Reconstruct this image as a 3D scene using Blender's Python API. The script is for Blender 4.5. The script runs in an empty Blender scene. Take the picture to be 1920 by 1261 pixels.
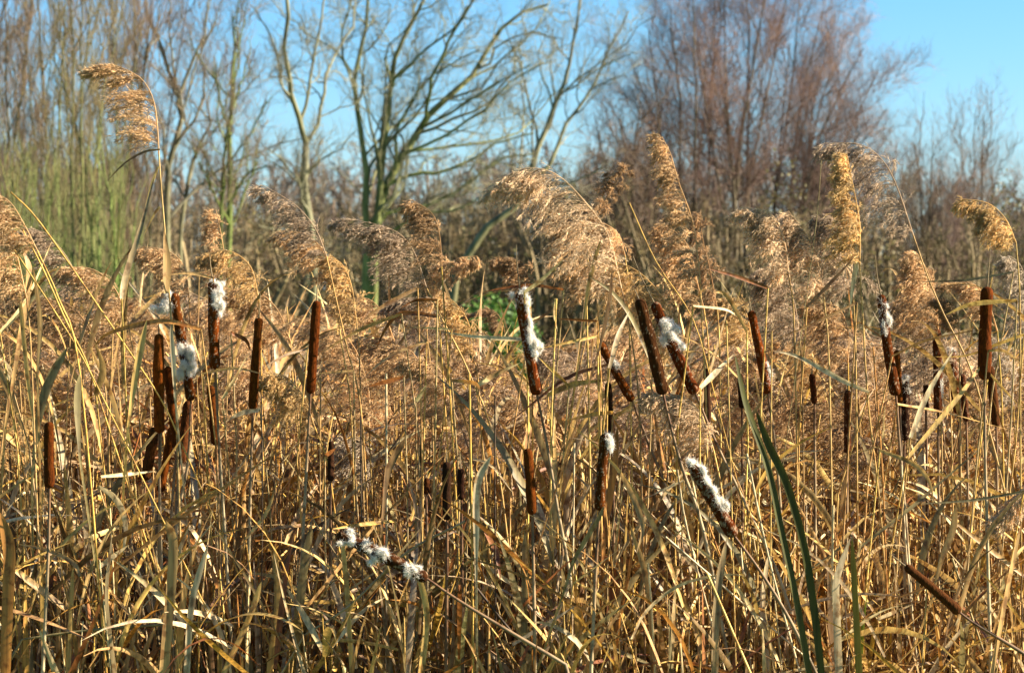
import bpy, math
import numpy as np
from math import radians, sin, cos, pi

scene = bpy.context.scene
COL = scene.collection

# ------------------------------------------------------------------ camera
FPX = 85.0 / 36.0 * 1920.0
CAMZ = 1.75
PITCH = math.atan(90.0 / FPX)
cd = bpy.data.cameras.new("camera"); cam = bpy.data.objects.new("camera", cd); COL.objects.link(cam)
cam.location = (0, 0, CAMZ); cam.rotation_euler = (pi / 2 - PITCH, 0, 0)
cd.lens = 85; cd.sensor_width = 36; cd.clip_end = 2000; cd.clip_start = 0.05
cd.dof.use_dof = True; cd.dof.focus_distance = 4.7; cd.dof.aperture_fstop = 11.5
scene.camera = cam

# ------------------------------------------------------------------ sky and sun
SUN_EL, SUN_AZ = radians(28), radians(92)      # azimuth clockwise from +Y (view direction)
w = bpy.data.worlds.new("World"); scene.world = w; w.use_nodes = True
nt = w.node_tree; nt.nodes.clear()
sky = nt.nodes.new("ShaderNodeTexSky"); sky.sky_type = 'NISHITA'; sky.sun_disc = False
sky.sun_elevation = SUN_EL; sky.sun_rotation = SUN_AZ
sky.air_density = 1.0; sky.dust_density = 0.5; sky.ozone_density = 7.0; sky.altitude = 0
hs = nt.nodes.new("ShaderNodeHueSaturation"); hs.inputs['Saturation'].default_value = 1.15; hs.inputs['Hue'].default_value = 0.492
bg = nt.nodes.new("ShaderNodeBackground"); bg.inputs[1].default_value = 0.052
wo = nt.nodes.new("ShaderNodeOutputWorld")
nt.links.new(sky.outputs[0], hs.inputs['Color']); nt.links.new(hs.outputs[0], bg.inputs[0]); nt.links.new(bg.outputs[0], wo.inputs[0])
sd = bpy.data.lights.new("sun", 'SUN'); sun = bpy.data.objects.new("sun", sd); COL.objects.link(sun)
sd.energy = 5.0; sd.angle = radians(0.5); sd.color = (1.0, 0.90, 0.73)
sun.rotation_euler = (pi / 2 - SUN_EL, 0, pi - SUN_AZ); sun.location = (5, -5, 8)
vs = scene.view_settings; vs.view_transform = 'Standard'; vs.look = 'None'; vs.exposure = 2.08; vs.gamma = 1.0
try:
    scene.cycles.max_bounces = 5; scene.cycles.diffuse_bounces = 3; scene.cycles.transmission_bounces = 3
    scene.cycles.caustics_reflective = False; scene.cycles.caustics_refractive = False
except Exception: pass

# ------------------------------------------------------------------ helpers
def nrm(v):
    return v / (np.linalg.norm(v, axis=-1, keepdims=True) + 1e-12)

def W(px, py, d):
    """photo pixel -> point at distance d (metres along +Y) in front of the camera"""
    cx = (px - 960.0) / FPX; cy = -(py - 630.5) / FPX
    dx = cx; dy = cos(PITCH) + cy * sin(PITCH); dz = -sin(PITCH) + cy * cos(PITCH)
    k = d / dy
    return np.array([dx * k, d, CAMZ + dz * k])

def path(pts, d, n=None, d2=None, jit=0, rng=None):
    """smooth curve through photo pixels, depth d..d2"""
    pts = np.array(pts, float)
    m = len(pts)
    dd = np.linspace(d, d if d2 is None else d2, m)
    Q = np.array([W(p[0], p[1], q) for p, q in zip(pts, dd)])
    if jit and rng is not None: Q[1:] += rng.normal(0, jit, Q[1:].shape) * np.array([0, 1, 0])
    return smooth(Q, n or (m - 1) * 4 + 1)

def smooth(Q, n):
    m = len(Q)
    if m == 2:
        t = np.linspace(0, 1, n)[:, None]; return Q[0] * (1 - t) + Q[1] * t
    E = np.vstack([2 * Q[0] - Q[1], Q, 2 * Q[-1] - Q[-2]])
    out = []
    for u in np.linspace(0, m - 1, n):
        i = min(int(u), m - 2); f = u - i
        a, b, c, e = E[i], E[i + 1], E[i + 2], E[i + 3]
        out.append(0.5 * (2 * b + (c - a) * f + (2 * a - 5 * b + 4 * c - e) * f * f + (3 * b - a - 3 * c + e) * f ** 3))
    return np.array(out)

def to_ground(P, maxlean=0.25, back=0.0):
    """append points below the last one down to the ground"""
    a = P[-1]; dv = P[-1] - P[-2]
    if dv[2] > -1e-4: dv = np.array([0, 0, -1.0])
    s = dv / -dv[2]
    s[:2] = np.clip(s[:2], -maxlean, maxlean)
    ex = [a + s * a[2] * f + np.array([0, back * min(1, f * 1.6), 0]) for f in (0.12, 0.33, 0.66, 1.0)]
    return np.vstack([P, ex])

class MB:
    def __init__(self): self.v = []; self.f = []; self.c = []; self.n = 0
    def add(self, V, F, C):
        V = V.reshape(-1, 3)
        C = np.broadcast_to(np.asarray(C, float), V.shape) if np.ndim(C) == 1 else C.reshape(-1, 3)
        self.v.append(V); self.f.append(F.reshape(-1, 4) + self.n); self.c.append(C); self.n += len(V)
    def grid(self, G, C, wrap=False):
        """G: M x N x K x 3 rows of rings/strips -> quads"""
        M, N, K, _ = G.shape
        idx = np.arange(M * N * K).reshape(M, N, K)
        nx = np.roll(idx, -1, axis=2) if wrap else idx[:, :, 1:]
        cu = idx if wrap else idx[:, :, :-1]
        F = np.stack([cu[:, :-1], nx[:, :-1], nx[:, 1:], cu[:, 1:]], -1)
        C = np.asarray(C, float)
        if C.ndim == 1: C = np.broadcast_to(C, G.shape)
        elif C.ndim == 2: C = np.broadcast_to(C[:, None, None, :], G.shape)
        elif C.ndim == 3: C = np.broadcast_to(C[:, :, None, :], G.shape)
        self.add(G, F, C)
    def tubes(self, P, R, k, C, ref=None):
        """P MxNx3, R MxN"""
        P = np.atleast_3d(P) if P.ndim == 3 else P[None]
        R = np.broadcast_to(R, P.shape[:2])
        T = nrm(np.gradient(P, axis=1))
        av = nrm(P[:, -1] - P[:, 0])
        if ref is None:
            r = np.where(np.abs(av[:, 1:2]) < 0.8, np.array([[0, 1.0, 0]]), np.array([[1.0, 0, 0]]))
            ref = r - av * np.sum(r * av, -1, keepdims=True)
        A = nrm(np.cross(T, ref[:, None, :])); B = np.cross(T, A)
        th = np.arange(k) * 2 * pi / k
        G = P[:, :, None, :] + R[:, :, None, None] * (A[:, :, None, :] * np.cos(th)[None, None, :, None] + B[:, :, None, :] * np.sin(th)[None, None, :, None])
        self.grid(G, C, wrap=True)
    def ribbons(self, P, S, C, fold=0.0):
        """P MxNx3 centre, S MxNx3 half-width vectors; fold lifts the midrib"""
        if P.ndim == 2: P = P[None]; S = S[None]
        if fold:
            T = nrm(np.gradient(P, axis=1)); Nn = np.cross(T, S)
            G = np.stack([P - S, P - Nn * fold, P + S], 2)
        else: G = np.stack([P - S, P + S], 2)
        self.grid(G, C)
    def slivers(self, A, D, wd, C, rng):
        """M diamond flakes from A along D (length included), width wd"""
        M = len(A)
        s = nrm(np.cross(D, rng.normal(size=(M, 3)))) * (np.asarray(wd).reshape(-1, 1) * 0.5)
        mid = A + D * 0.45
        V = np.stack([A, mid + s, A + D, mid - s], 1)
        F = np.arange(M * 4).reshape(M, 4)
        C = np.asarray(C, float)
        if C.ndim == 2: C = np.repeat(C[:, None, :], 4, 1)
        self.add(V, F, C)
    def build(self, name, mat, parent=None, org=None, smooth_=True):
        V = np.concatenate(self.v).astype(np.float32); F = np.concatenate(self.f).astype(np.int32); C = np.concatenate(self.c)
        if parent is not None and org is None: org = parent.get('_o') and np.array(parent['_o'])
        if org is not None: V = V - np.asarray(org, np.float32)
        me = bpy.data.meshes.new(name)
        me.vertices.add(len(V)); me.vertices.foreach_set('co', V.astype(np.float32).ravel())
        me.loops.add(F.size); me.loops.foreach_set('vertex_index', F.ravel())
        me.polygons.add(len(F)); me.polygons.foreach_set('loop_start', np.arange(0, F.size, 4, dtype=np.int32))
        me.polygons.foreach_set('use_smooth', np.full(len(F), smooth_))
        me.update(calc_edges=True)
        ca = me.color_attributes.new('Col', 'FLOAT_COLOR', 'POINT')
        ca.data.foreach_set('color', np.hstack([C, np.ones((len(C), 1))]).astype(np.float32).ravel())
        me.materials.append(mat)
        o = bpy.data.objects.new(name, me); COL.objects.link(o)
        if parent is not None: o.parent = parent
        elif org is not None: o.location = org
        return o

def tag(o, label=None, cat=None, group=None, kind=None):
    if label: o['label'] = label
    if cat: o['category'] = cat
    if group: o['group'] = group
    if kind: o['kind'] = kind
    return o

def root(name, loc, label, cat, group=None):
    o = bpy.data.objects.new(name, None); COL.objects.link(o)
    o.empty_display_size = 0.05; o.location = loc; o['_o'] = [float(x) for x in loc]
    return tag(o, label, cat, group)

def dup(r, loc, rz, sc=1.0, label=None, group=None):
    c = r.copy(); COL.objects.link(c); c.location = loc; c.rotation_euler = (0, 0, rz); c.scale = (sc, sc, sc)
    if label: c['label'] = label
    if group: c['group'] = group
    for ch in list(r.children):
        k = ch.copy(); COL.objects.link(k); k.parent = c
        for g in list(ch.children):
            q = g.copy(); COL.objects.link(q); q.parent = k
    return c

# ------------------------------------------------------------------ materials
def mat_col(name, rough=0.7, spec=0.3, trans=0.0, streak=(300, 300, 14), amt=0.45, bump=0.0, sheen=0.0):
    m = bpy.data.materials.new(name); m.use_nodes = True; t = m.node_tree; t.nodes.clear(); L = t.links
    at = t.nodes.new("ShaderNodeAttribute"); at.attribute_name = 'Col'
    tc = t.nodes.new("ShaderNodeTexCoord"); mp = t.nodes.new("ShaderNodeMapping"); mp.inputs['Scale'].default_value = streak
    no = t.nodes.new("ShaderNodeTexNoise"); no.inputs['Scale'].default_value = 1.0; no.inputs['Detail'].default_value = 3
    L.new(tc.outputs['Object'], mp.inputs[0]); L.new(mp.outputs[0], no.inputs['Vector'])
    mr = t.nodes.new("ShaderNodeMapRange"); mr.inputs[1].default_value = 0.3; mr.inputs[2].default_value = 0.7
    mr.inputs[3].default_value = 1 - amt; mr.inputs[4].default_value = 1 + amt * 0.6
    L.new(no.outputs[0], mr.inputs[0])
    mx = t.nodes.new("ShaderNodeMix"); mx.data_type = 'RGBA'; mx.blend_type = 'MULTIPLY'; mx.inputs[0].default_value = 1
    L.new(at.outputs['Color'], mx.inputs[6]); L.new(mr.outputs[0], mx.inputs[7])
    if name in ("dry_leaf", "dry_stem"):
        n2 = t.nodes.new("ShaderNodeTexNoise"); n2.inputs['Scale'].default_value = 45; n2.inputs['Detail'].default_value = 5
        L.new(tc.outputs['Object'], n2.inputs['Vector']); r2 = t.nodes.new("ShaderNodeValToRGB")
        r2.color_ramp.elements[0].position = 0.36; r2.color_ramp.elements[0].color = (0.42, 0.30, 0.22, 1)
        r2.color_ramp.elements[1].position = 0.47; r2.color_ramp.elements[1].color = (1, 1, 1, 1)
        m2 = t.nodes.new("ShaderNodeMix"); m2.data_type = 'RGBA'; m2.blend_type = 'MULTIPLY'; m2.inputs[0].default_value = 0.85
        L.new(n2.outputs[0], r2.inputs[0]); L.new(mx.outputs[2], m2.inputs[6]); L.new(r2.outputs[0], m2.inputs[7]); mx = m2
    p = t.nodes.new("ShaderNodeBsdfPrincipled"); p.inputs['Roughness'].default_value = rough
    p.inputs['Specular IOR Level'].default_value = spec
    if sheen: p.inputs['Sheen Weight'].default_value = sheen
    L.new(mx.outputs[2], p.inputs['Base Color'])
    if bump:
        b = t.nodes.new("ShaderNodeBump"); b.inputs['Strength'].default_value = bump; b.inputs['Distance'].default_value = 0.01
        L.new(no.outputs[0], b.inputs['Height']); L.new(b.outputs[0], p.inputs['Normal'])
    out = t.nodes.new("ShaderNodeOutputMaterial")
    if trans:
        tr = t.nodes.new("ShaderNodeBsdfTranslucent"); ms = t.nodes.new("ShaderNodeMixShader"); ms.inputs[0].default_value = trans
        L.new(mx.outputs[2], tr.inputs[0]); L.new(p.outputs[0], ms.inputs[1]); L.new(tr.outputs[0], ms.inputs[2]); L.new(ms.outputs[0], out.inputs[0])
    else: L.new(p.outputs[0], out.inputs[0])
    return m

M_LEAF = mat_col("dry_leaf", 0.55, 0.35, 0.28, (160, 160, 9), 0.5)
M_STEM = mat_col("dry_stem", 0.6, 0.2, 0.0, (60, 60, 25), 0.4)
M_PLUME = mat_col("plume", 0.85, 0.1, 0.45, (25, 25, 25), 0.35)
M_HEAD = mat_col("cattail_head", 0.95, 0.05, 0.0, (260, 260, 90), 0.45, 0.25)
M_FLUFF = mat_col("seed_fluff", 0.9, 0.05, 0.5, (60, 60, 60), 0.06)
M_BARK = mat_col("bark", 0.85, 0.2, 0.0, (7, 7, 2.2), 0.65, 0.3)
M_TWIG = mat_col("twig", 0.75, 0.25, 0.0, (0.8, 0.8, 0.8), 0.35)
M_GREEN = mat_col("green_leaf", 0.6, 0.15, 0.25, (200, 200, 5), 0.35)
M_BUSH = mat_col("bush_leaf", 0.6, 0.3, 0.3, (1.5, 1.5, 1.5), 0.5)

PAL = {
 'straw': (0.60, 0.375, 0.11), 'gold': (0.60, 0.345, 0.07), 'cream': (0.74, 0.55, 0.26), 'tan': (0.48, 0.285, 0.10),
 'grey': (0.38, 0.265, 0.125), 'pale': (0.62, 0.47, 0.26), 'rust': (0.27, 0.095, 0.025), 'orange': (0.44, 0.19, 0.04),
 'brown': (0.20, 0.11, 0.04), 'dark': (0.07, 0.042, 0.022), 'olive': (0.25, 0.19, 0.075), 'green': (0.065, 0.062, 0.012),
 'lime': (0.24, 0.28, 0.03), 'yellow': (0.55, 0.32, 0.03)}
WORD = {'straw': 'straw yellow', 'gold': 'golden', 'cream': 'cream', 'tan': 'tan', 'grey': 'grey tan', 'pale': 'pale grey',
        'rust': 'rust red', 'orange': 'orange brown', 'brown': 'brown', 'dark': 'dark brown', 'olive': 'olive', 'green': 'dark green',
        'lime': 'bright green', 'yellow': 'yellow'}
def pal(rng, M, weights):
    ks = list(weights); pw = np.array([weights[k] for k in ks], float); pw /= pw.sum()
    i = rng.choice(len(ks), M, p=pw)
    c = np.array([PAL[k] for k in ks])[i]
    return c * rng.uniform(0.72, 1.18, (M, 1)) * rng.uniform(0.94, 1.06, (M, 3))

# ------------------------------------------------------------------ ground
def make_ground():
    m = bpy.data.materials.new("meadow_ground"); m.use_nodes = True; t = m.node_tree; L = t.links
    p = t.nodes['Principled BSDF']; p.inputs['Roughness'].default_value = 0.95
    tc = t.nodes.new("ShaderNodeTexCoord"); n1 = t.nodes.new("ShaderNodeTexNoise"); n1.inputs['Scale'].default_value = 0.35; n1.inputs['Detail'].default_value = 8
    cr = t.nodes.new("ShaderNodeValToRGB")
    cr.color_ramp.elements[0].position = 0.35; cr.color_ramp.elements[0].color = (0.05, 0.09, 0.015, 1)
    cr.color_ramp.elements[1].position = 0.65; cr.color_ramp.elements[1].color = (0.14, 0.12, 0.045, 1)
    e = cr.color_ramp.elements.new(0.5); e.color = (0.08, 0.14, 0.02, 1)
    L.new(tc.outputs['Object'], n1.inputs['Vector']); L.new(n1.outputs[0], cr.inputs[0]); L.new(cr.outputs[0], p.inputs['Base Color'])
    g = MB(); n = 90
    xs = np.concatenate([[-900, -300], np.linspace(-80, 80, n), [300, 900]]); ys = np.concatenate([[-60], np.linspace(-20, 160, n), [300, 700, 1500]])
    X, Y = np.meshgrid(xs, ys); r = np.random.default_rng(3)
    Z = 0.03 * np.sin(X * 0.5) * np.cos(Y * 0.37) + r.normal(0, 0.01, X.shape)
    G = np.stack([X, Y, Z], -1)[None]
    g.grid(G, (0.1, 0.1, 0.05))
    o = g.build("ground", m); tag(o, kind='structure')
make_ground()

# ------------------------------------------------------------------ trees
def spawn(P, R, k, rng, lf, ang, up, wig, N, rmin, t0=0.15, fr=0.5, lmin=0.0, lean=(0, 0), sp=0.0):
    M, N0, _ = P.shape
    t = t0 + (1 - t0) * (np.arange(k)[None] + rng.random((M, k))) / k
    t = np.clip(t, 0, 0.995); u = t * (N0 - 1); i = u.astype(int); f = (u - i)[..., None]
    a = np.take_along_axis(P, i[..., None], 1); b = np.take_along_axis(P, i[..., None] + 1, 1)
    pos = (a * (1 - f) + b * f).reshape(-1, 3); tan = nrm(b - a).reshape(-1, 3)
    r0 = np.take_along_axis(R, i, 1).reshape(-1) * fr
    Lp = np.repeat(np.linalg.norm(np.diff(P, axis=1), axis=2).sum(1), k)
    tt = t.reshape(-1)
    q = rng.normal(size=pos.shape); q = nrm(q - tan * np.sum(q * tan, -1, keepdims=True))
    an = rng.uniform(ang[0], ang[1], len(pos))[:, None]
    D = nrm(tan * np.cos(an) + q * np.sin(an))
    ln = np.maximum(Lp * lf * (1.05 - 0.7 * tt) * rng.uniform(0.6, 1.3, len(pos)), lmin)
    st = (ln / (N - 1))[:, None]
    pts = [pos]; ref = np.array([lean[0], lean[1], 1.0])
    for j in range(N - 1):
        D = nrm(D + up * ref + wig * rng.normal(size=D.shape)); pts.append(pts[-1] + D * st)
    P2 = np.stack(pts, 1)
    r0 = np.maximum(np.minimum(r0, ln * 0.016), rmin)
    R2 = r0[:, None] * np.linspace(1, 0.3, N)[None]; R2 = np.maximum(R2, rmin * 0.55)
    if sp:
        kp = rng.random(len(P2)) < np.clip(Lp / (k * sp), .12, 1)
        P2 = P2[kp]; R2 = R2[kp]
    return P2, R2

def make_tree(name, label, limbs, d, rng, bark, twig, ks=(8, 7, 6, 4), lfs=(0.45, 0.45, 0.5, 0.6), up=0.12, wig=0.22, rm=0.004,
              ang=(0.45, 1.0), lean=(0, 0), dj=1.5, cat='tree', lastw=None, group=None, t0=0.2, sparse=1.0):
    """limbs: list of (pixel points from base to tip, width px at base, width px at tip)"""
    sc = d / FPX
    l0 = limbs[0][0][0]; bx = W(l0[0], 600, d)
    r = root(name, (bx[0], d, 0), label, cat, group)
    tr = MB(); cr = MB()
    allP = []; allR = []
    for li, (pts, w0, w1) in enumerate(limbs):
        m = len(pts)
        d2 = d + (rng.uniform(-dj, dj) if li else 0)
        dstart = d
        Q = np.array([W(p[0], p[1], dstart + (d2 - dstart) * (q / (m - 1))) for q, p in enumerate(pts)])
        n = 13; P = smooth(Q, n)
        wob = rng.normal(0, 0.0003 * d, (n, 3)); wob[0] = 0; P = P + wob
        Rr = np.linspace(w0, w1, n) * sc * 0.42
        allP.append(P); allR.append(Rr)
        PT, RT = P, Rr
        if li == 0 or pts[0][1] > 640:
            e = P[0].copy(); e[2] = -0.05; e[0] += (bx[0] - e[0]) * 0.4
            PT = np.vstack([e, P]); RT = np.concatenate([[Rr[0] * 1.35], Rr])
        c = np.array(bark[0]) * np.linspace(1, 0, len(PT))[:, None] + np.array(bark[1]) * np.linspace(0, 1, len(PT))[:, None]
        c = c * (rng.uniform(.65, 1.25) * (np.array([1.15, .85, .9]) if rng.random() < .35 else 1) if cat != 'tree' else rng.uniform(.85, 1.1))
        tr.tubes(PT[None], RT[None], 7, c[None])
    P = np.array(allP); R = np.array(allR)
    cols = [np.array(bark[1]), np.array(bark[1]) * .6 + np.array(twig) * .4, np.array(twig), np.array(twig) * 1.1]
    Ns = (8, 6, 5, 3)
    for lv, k in enumerate(ks):
        P, R = spawn(P, R, k, rng, lfs[lv], ang, up, wig * (1, .75, .5, .35)[lv], Ns[lv], rm * (1, 1, 1, 0.8)[lv] * (2.0, 1.3, .85, .75)[lv], t0 if lv == 0 else 0.12, lean=lean, lmin=(0, .35, .28, .24)[lv] * d / 45, sp=(.42, .20, .13, .085)[lv] * d / 45 * sparse)
        keep = (P[:, :, 2].min(1) > 0.05)
        P = P[keep]; R = R[keep]
        c = cols[lv] * rng.uniform(0.75, 1.25, (len(P), 1))
        (tr if lv == 0 else cr).tubes(P, R, (5, 4, 3, 3)[lv], c)
    tr.build("trunk", M_BARK, r); cr.build("crown", M_TWIG, r)
    return r

def fan(bx, by, ends, rng, bend=0.45, w0=10, w1=3, spread=10):
    out = []
    for ex, ey in ends:
        b = bx + rng.uniform(-spread, spread)
        mid = (b + (ex - b) * bend * 0.45 + rng.uniform(-8, 8), by + (ey - by) * 0.42)
        mid2 = (b + (ex - b) * (bend * 0.45 + 0.32) + rng.uniform(-8, 8), by + (ey - by) * 0.74)
        out.append(([(b, by), mid, mid2, (ex, ey)], w0 * rng.uniform(0.7, 1.2), w1))
    return out

MOSS = ((0.18, 0.20, 0.055), (0.19, 0.18, 0.085)); GREY = ((0.14, 0.125, 0.06), (0.16, 0.14, 0.09)); GRN = ((0.13, 0.17, 0.035), (0.12, 0.14, 0.04))
BRN = ((0.10, 0.085, 0.04), (0.125, 0.09, 0.06))
TWB = (0.22, 0.145, 0.095); TWR = (0.25, 0.15, 0.11); TWG = (0.22, 0.19, 0.115); TWO = (0.21, 0.155, 0.065)

def trees():
    R = np.random.default_rng
    make_tree("pale_trunk_tree", "pale trunked bare tree forking high, just right of the slim green trunked tree",
      [([(600, 760), (590, 560), (582, 420), (572, 333), (573, 267)], 22, 15),
       ([(573, 267), (563, 227), (547, 187), (543, 147), (533, 93), (540, 43), (537, 0), (530, -60)], 13, 7),
       ([(573, 267), (597, 235), (607, 172), (612, 140), (630, 100), (660, 50), (668, 0)], 9, 4),
       ([(563, 227), (575, 190), (585, 120), (600, 60), (605, 20), (618, -50)], 8, 4),
       ([(547, 187), (530, 165), (522, 110), (500, 50), (470, 10)], 6, 3),
       ([(580, 400), (560, 340), (530, 300), (505, 280)], 6, 3),
       ([(572, 333), (600, 300), (640, 275), (665, 245)], 5, 2)],
      34, R(11), ((0.14, 0.13, 0.06), (0.18, 0.165, 0.10)), TWG, ks=(10, 6, 5, 4), lfs=(.40,.52,.6,.7), wig=0.28)
    make_tree("spreading_tree", "big bare mossy tree with limbs sweeping up to the right, left of centre",
      [([(690, 760), (684, 600), (688, 480), (687, 380), (684, 310), (673, 220), (665, 150), (680, 80), (690, 20), (695, -50)], 20, 6),
       ([(690, 700), (703, 520), (708, 420), (716, 320), (722, 240), (730, 165), (742, 110), (765, 60), (795, 0), (815, -60)], 20, 6),
       ([(690, 690), (700, 460), (707, 413), (730, 333), (760, 285), (790, 240), (827, 193), (873, 157), (907, 110), (933, 60), (973, 27), (1027, 10)], 26, 5),
       ([(790, 240), (800, 200), (810, 147), (833, 100), (853, 57), (880, 10), (905, -40)], 9, 5),
       ([(750, 292), (790, 277), (847, 247), (873, 223), (903, 213), (940, 167), (985, 135), (1020, 120)], 8, 3),
       ([(760, 285), (827, 277), (907, 267), (960, 253), (993, 230), (1040, 170)], 7, 3),
       ([(720, 350), (773, 327), (840, 320), (893, 293), (940, 267), (1000, 250)], 10, 4),
       ([(705, 430), (727, 400), (800, 383), (853, 360), (887, 333), (940, 297), (1000, 290)], 12, 4),
       ([(722, 240), (737, 160), (767, 123), (800, 93), (840, 60), (880, 10)], 8, 4),
       ([(673, 220), (655, 140), (640, 90), (650, 30), (660, -30)], 6, 4),
       ([(740, 320), (745, 250), (760, 210), (800, 150), (830, 130), (900, 90)], 7, 3),
       ([(700, 470), (740, 430), (790, 400), (850, 395), (900, 370)], 8, 3)],
      38, R(12), MOSS, TWG, ks=(10, 6, 5, 4), lfs=(.40,.52,.6,.7), lean=(0.5, 0), up=0.06, wig=0.27, rm=0.0045)
    make_tree("alder_tree", "brown bare tree with two wavy leaning stems, behind the tallest reed plume",
      [([(300, 760), (308, 560), (312, 420), (313, 333), (325, 280), (340, 220), (330, 165), (310, 120), (300, 80), (280, 40), (270, -30)], 18, 5),
       ([(340, 220), (334, 190), (350, 140), (378, 80), (388, 30), (395, -40)], 9, 4),
       ([(318, 300), (345, 250), (372, 210), (383, 150), (375, 100), (400, 50)], 8, 3),
       ([(335, 700), (340, 430), (355, 333), (370, 275), (395, 235), (388, 190), (410, 130)], 11, 3),
       ([(313, 380), (290, 310), (270, 240), (262, 160)], 7, 3),
       ([(330, 165), (322, 100), (318, 50), (322, -20)], 6, 3)],
      36, R(13), GREY, TWB, ks=(10, 6, 5, 4), lfs=(.40,.52,.6,.7), wig=0.27)
    make_tree("green_trunk_tree", "slim tree with a bright mossy green trunk and upright twigs",
      [([(430, 760), (428, 560), (430, 420), (433, 250), (435, 170), (440, 90), (436, 30)], 17, 4),
       ([(412, 700), (413, 450), (418, 330), (428, 240)], 10, 5),
       ([(433, 250), (410, 180), (405, 120)], 6, 2), ([(434, 210), (455, 150), (470, 90)], 6, 2), ([(433, 300), (470, 250), (500, 190)], 5, 2),
       ([(431, 380), (460, 330), (500, 310)], 6, 3), ([(430, 420), (395, 350), (385, 280)], 6, 3)],
      33, R(14), GRN, TWB, ks=(11, 6, 5, 4), lfs=(.36,.5,.6,.7), up=0.2, wig=0.16)
    make_tree("leaning_tree", "thin grey tree with two stems leaning right, beside the red brown domed tree",
      [([(830, 720), (860, 500), (925, 415), (975, 375), (1000, 303), (1013, 260), (1037, 213), (1050, 173), (1067, 127), (1073, 83), (1085, 20), (1090, -30)], 20, 4),
       ([(990, 350), (1030, 307), (1060, 233), (1097, 187), (1127, 127), (1147, 87), (1180, 20)], 10, 4),
       ([(1037, 213), (1020, 150), (1010, 100), (1030, 50)], 5, 2), ([(1127, 127), (1160, 110), (1190, 100)], 4, 2),
       ([(975, 375), (1020, 350), (1080, 340), (1130, 310)], 7, 3)],
      42, R(15), ((0.22, 0.20, 0.09), (0.19, 0.17, 0.11)), TWG, ks=(10, 6, 5, 4), lfs=(.40,.52,.6,.7), wig=0.26)
    # domed tree: several stems
    r = R(16)
    make_tree("domed_tree", "large rounded tree with fine reddish twigs right of centre",
      fan(1300, 740, [(1140, 190), (1180, 110), (1215, 50), (1255, 10), (1300, -40), (1340, -50), (1370, -40)], r, 0.5, 10, 2.2, 30) +
      fan(1370, 740, [(1300, 60), (1360, 0), (1400, -50), (1440, -50), (1480, -40), (1420, 60), (1350, 130)], r, 0.5, 10, 2.2, 30),
      52, r, BRN, TWR, ks=(11, 8, 6, 4), lfs=(0.34, 0.5, 0.65, 0.8), up=0.10, wig=0.13, rm=0.0038, dj=3, t0=.3, ang=(.4, 1.05), sparse=.62)
    make_tree("domed_tree", "right half tree of the reddish rounded crown, limbs reaching to the open sky",
      fan(1460, 740, [(1500, -10), (1545, 10), (1585, 60), (1620, 90), (1650, 130), (1665, 205), (1615, 250), (1640, 290), (1560, 190), (1530, 130), (1565, 20), (1480, 80)], r, 0.55, 10, 2.2, 30),
      54, r, BRN, (0.25, 0.16, 0.12), ks=(11, 8, 6, 4), lfs=(0.34, 0.5, 0.65, 0.8), up=0.08, wig=0.13, rm=0.0038, dj=3, t0=.3, ang=(.4, 1.05), sparse=.62)
    make_tree("brown_thorn_tree", "low dense brown tree left of the reddish rounded tree",
      fan(1200, 740, [(1090, 300), (1120, 250), (1160, 215), (1200, 200), (1240, 210), (1150, 330), (1090, 380), (1250, 270)], r, 0.5, 11, 3, 30),
      47, r, BRN, (0.18, 0.11, 0.07), ks=(10, 8, 7, 4), lfs=(0.4, 0.42, 0.5, 0.6), up=0.1, wig=0.24, rm=0.005, dj=2)
    k = 0
    rights = [(1590, [(1580, 300), (1620, 280), (1560, 320)], 60, "short twiggy tree under the right rim of the domed crown", TWB),
              (1670, [(1640, 290), (1680, 260), (1705, 290), (1660, 330)], 58, "bare tree behind the thin arching reed plume at right", TWG),
              (1733, [(1728, 218), (1715, 270), (1750, 265), (1700, 320), (1765, 310)], 56, "narrow pointed bare tree against open sky at right", TWB),
              (1830, [(1830, 200), (1800, 230), (1860, 240), (1790, 290), (1875, 300), (1845, 215)], 56, "broad twiggy bare tree rising highest at the right edge sky", TWB),
              (1905, [(1900, 335), (1930, 300), (1880, 370), (1960, 340)], 60, "small bare tree cut by the right edge of the view", TWR),
              (1790, [(1760, 350), (1790, 340), (1830, 350)], 50, "low brown bush tree between the two tallest right hand trees", TWR),
              (2010, [(1980, 300), (2030, 260), (2060, 300)], 58, "bare tree outside the right edge", TWB)]
    for x, ends, d, lb, tw in rights:
        make_tree("bare_tree", lb, fan(x, 720, ends, r, 0.5, 7, 1.6, 8), d, r, BRN, tw, ks=(11, 8, 7, 4), lfs=(0.30, 0.5, 0.6, 0.7), up=0.14, wig=0.15, rm=0.0042, dj=1.5)
    # left thicket
    th = [(-60, -60, 34, TWB, GRN), (0, -60, 30, TWB, MOSS), (60, -60, 33, TWO, GRN), (115, -60, 31, TWB, GRN), (165, -60, 29, TWO, MOSS),
          (215, -50, 32, TWB, GRN), (262, -40, 35, TWB, GREY)]
    words = ["outermost thicket willow left of the view", "tall multi-stemmed willow at the left edge", "willow second from the left edge with green stems",
             "willow third from the left edge, brown topped", "willow with yellow green stems, left of the tallest plume", "willow rising directly behind the tallest reed plume",
             "thin stemmed willow just right of the tallest plume"]
    for (x, ty, d, tw, bk), lb in zip(th, words):
        n = 7
        ends = [(x + (q - (n - 1) / 2) * 28 + r.uniform(-14, 14), ty + r.uniform(-60, 130)) for q in range(n)]
        make_tree("willow_tree", lb, fan(x, 740, ends, r, 0.35, 6, 2, 26), d, r, (bk[0], (.125, .10, .05)), tw, ks=(8, 6, 4, 3), lfs=(0.22, 0.5, 0.6, 0.7), up=0.22, wig=0.2, rm=0.0036, dj=1.5, ang=(0.3, 0.8), cat='willow')
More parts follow.
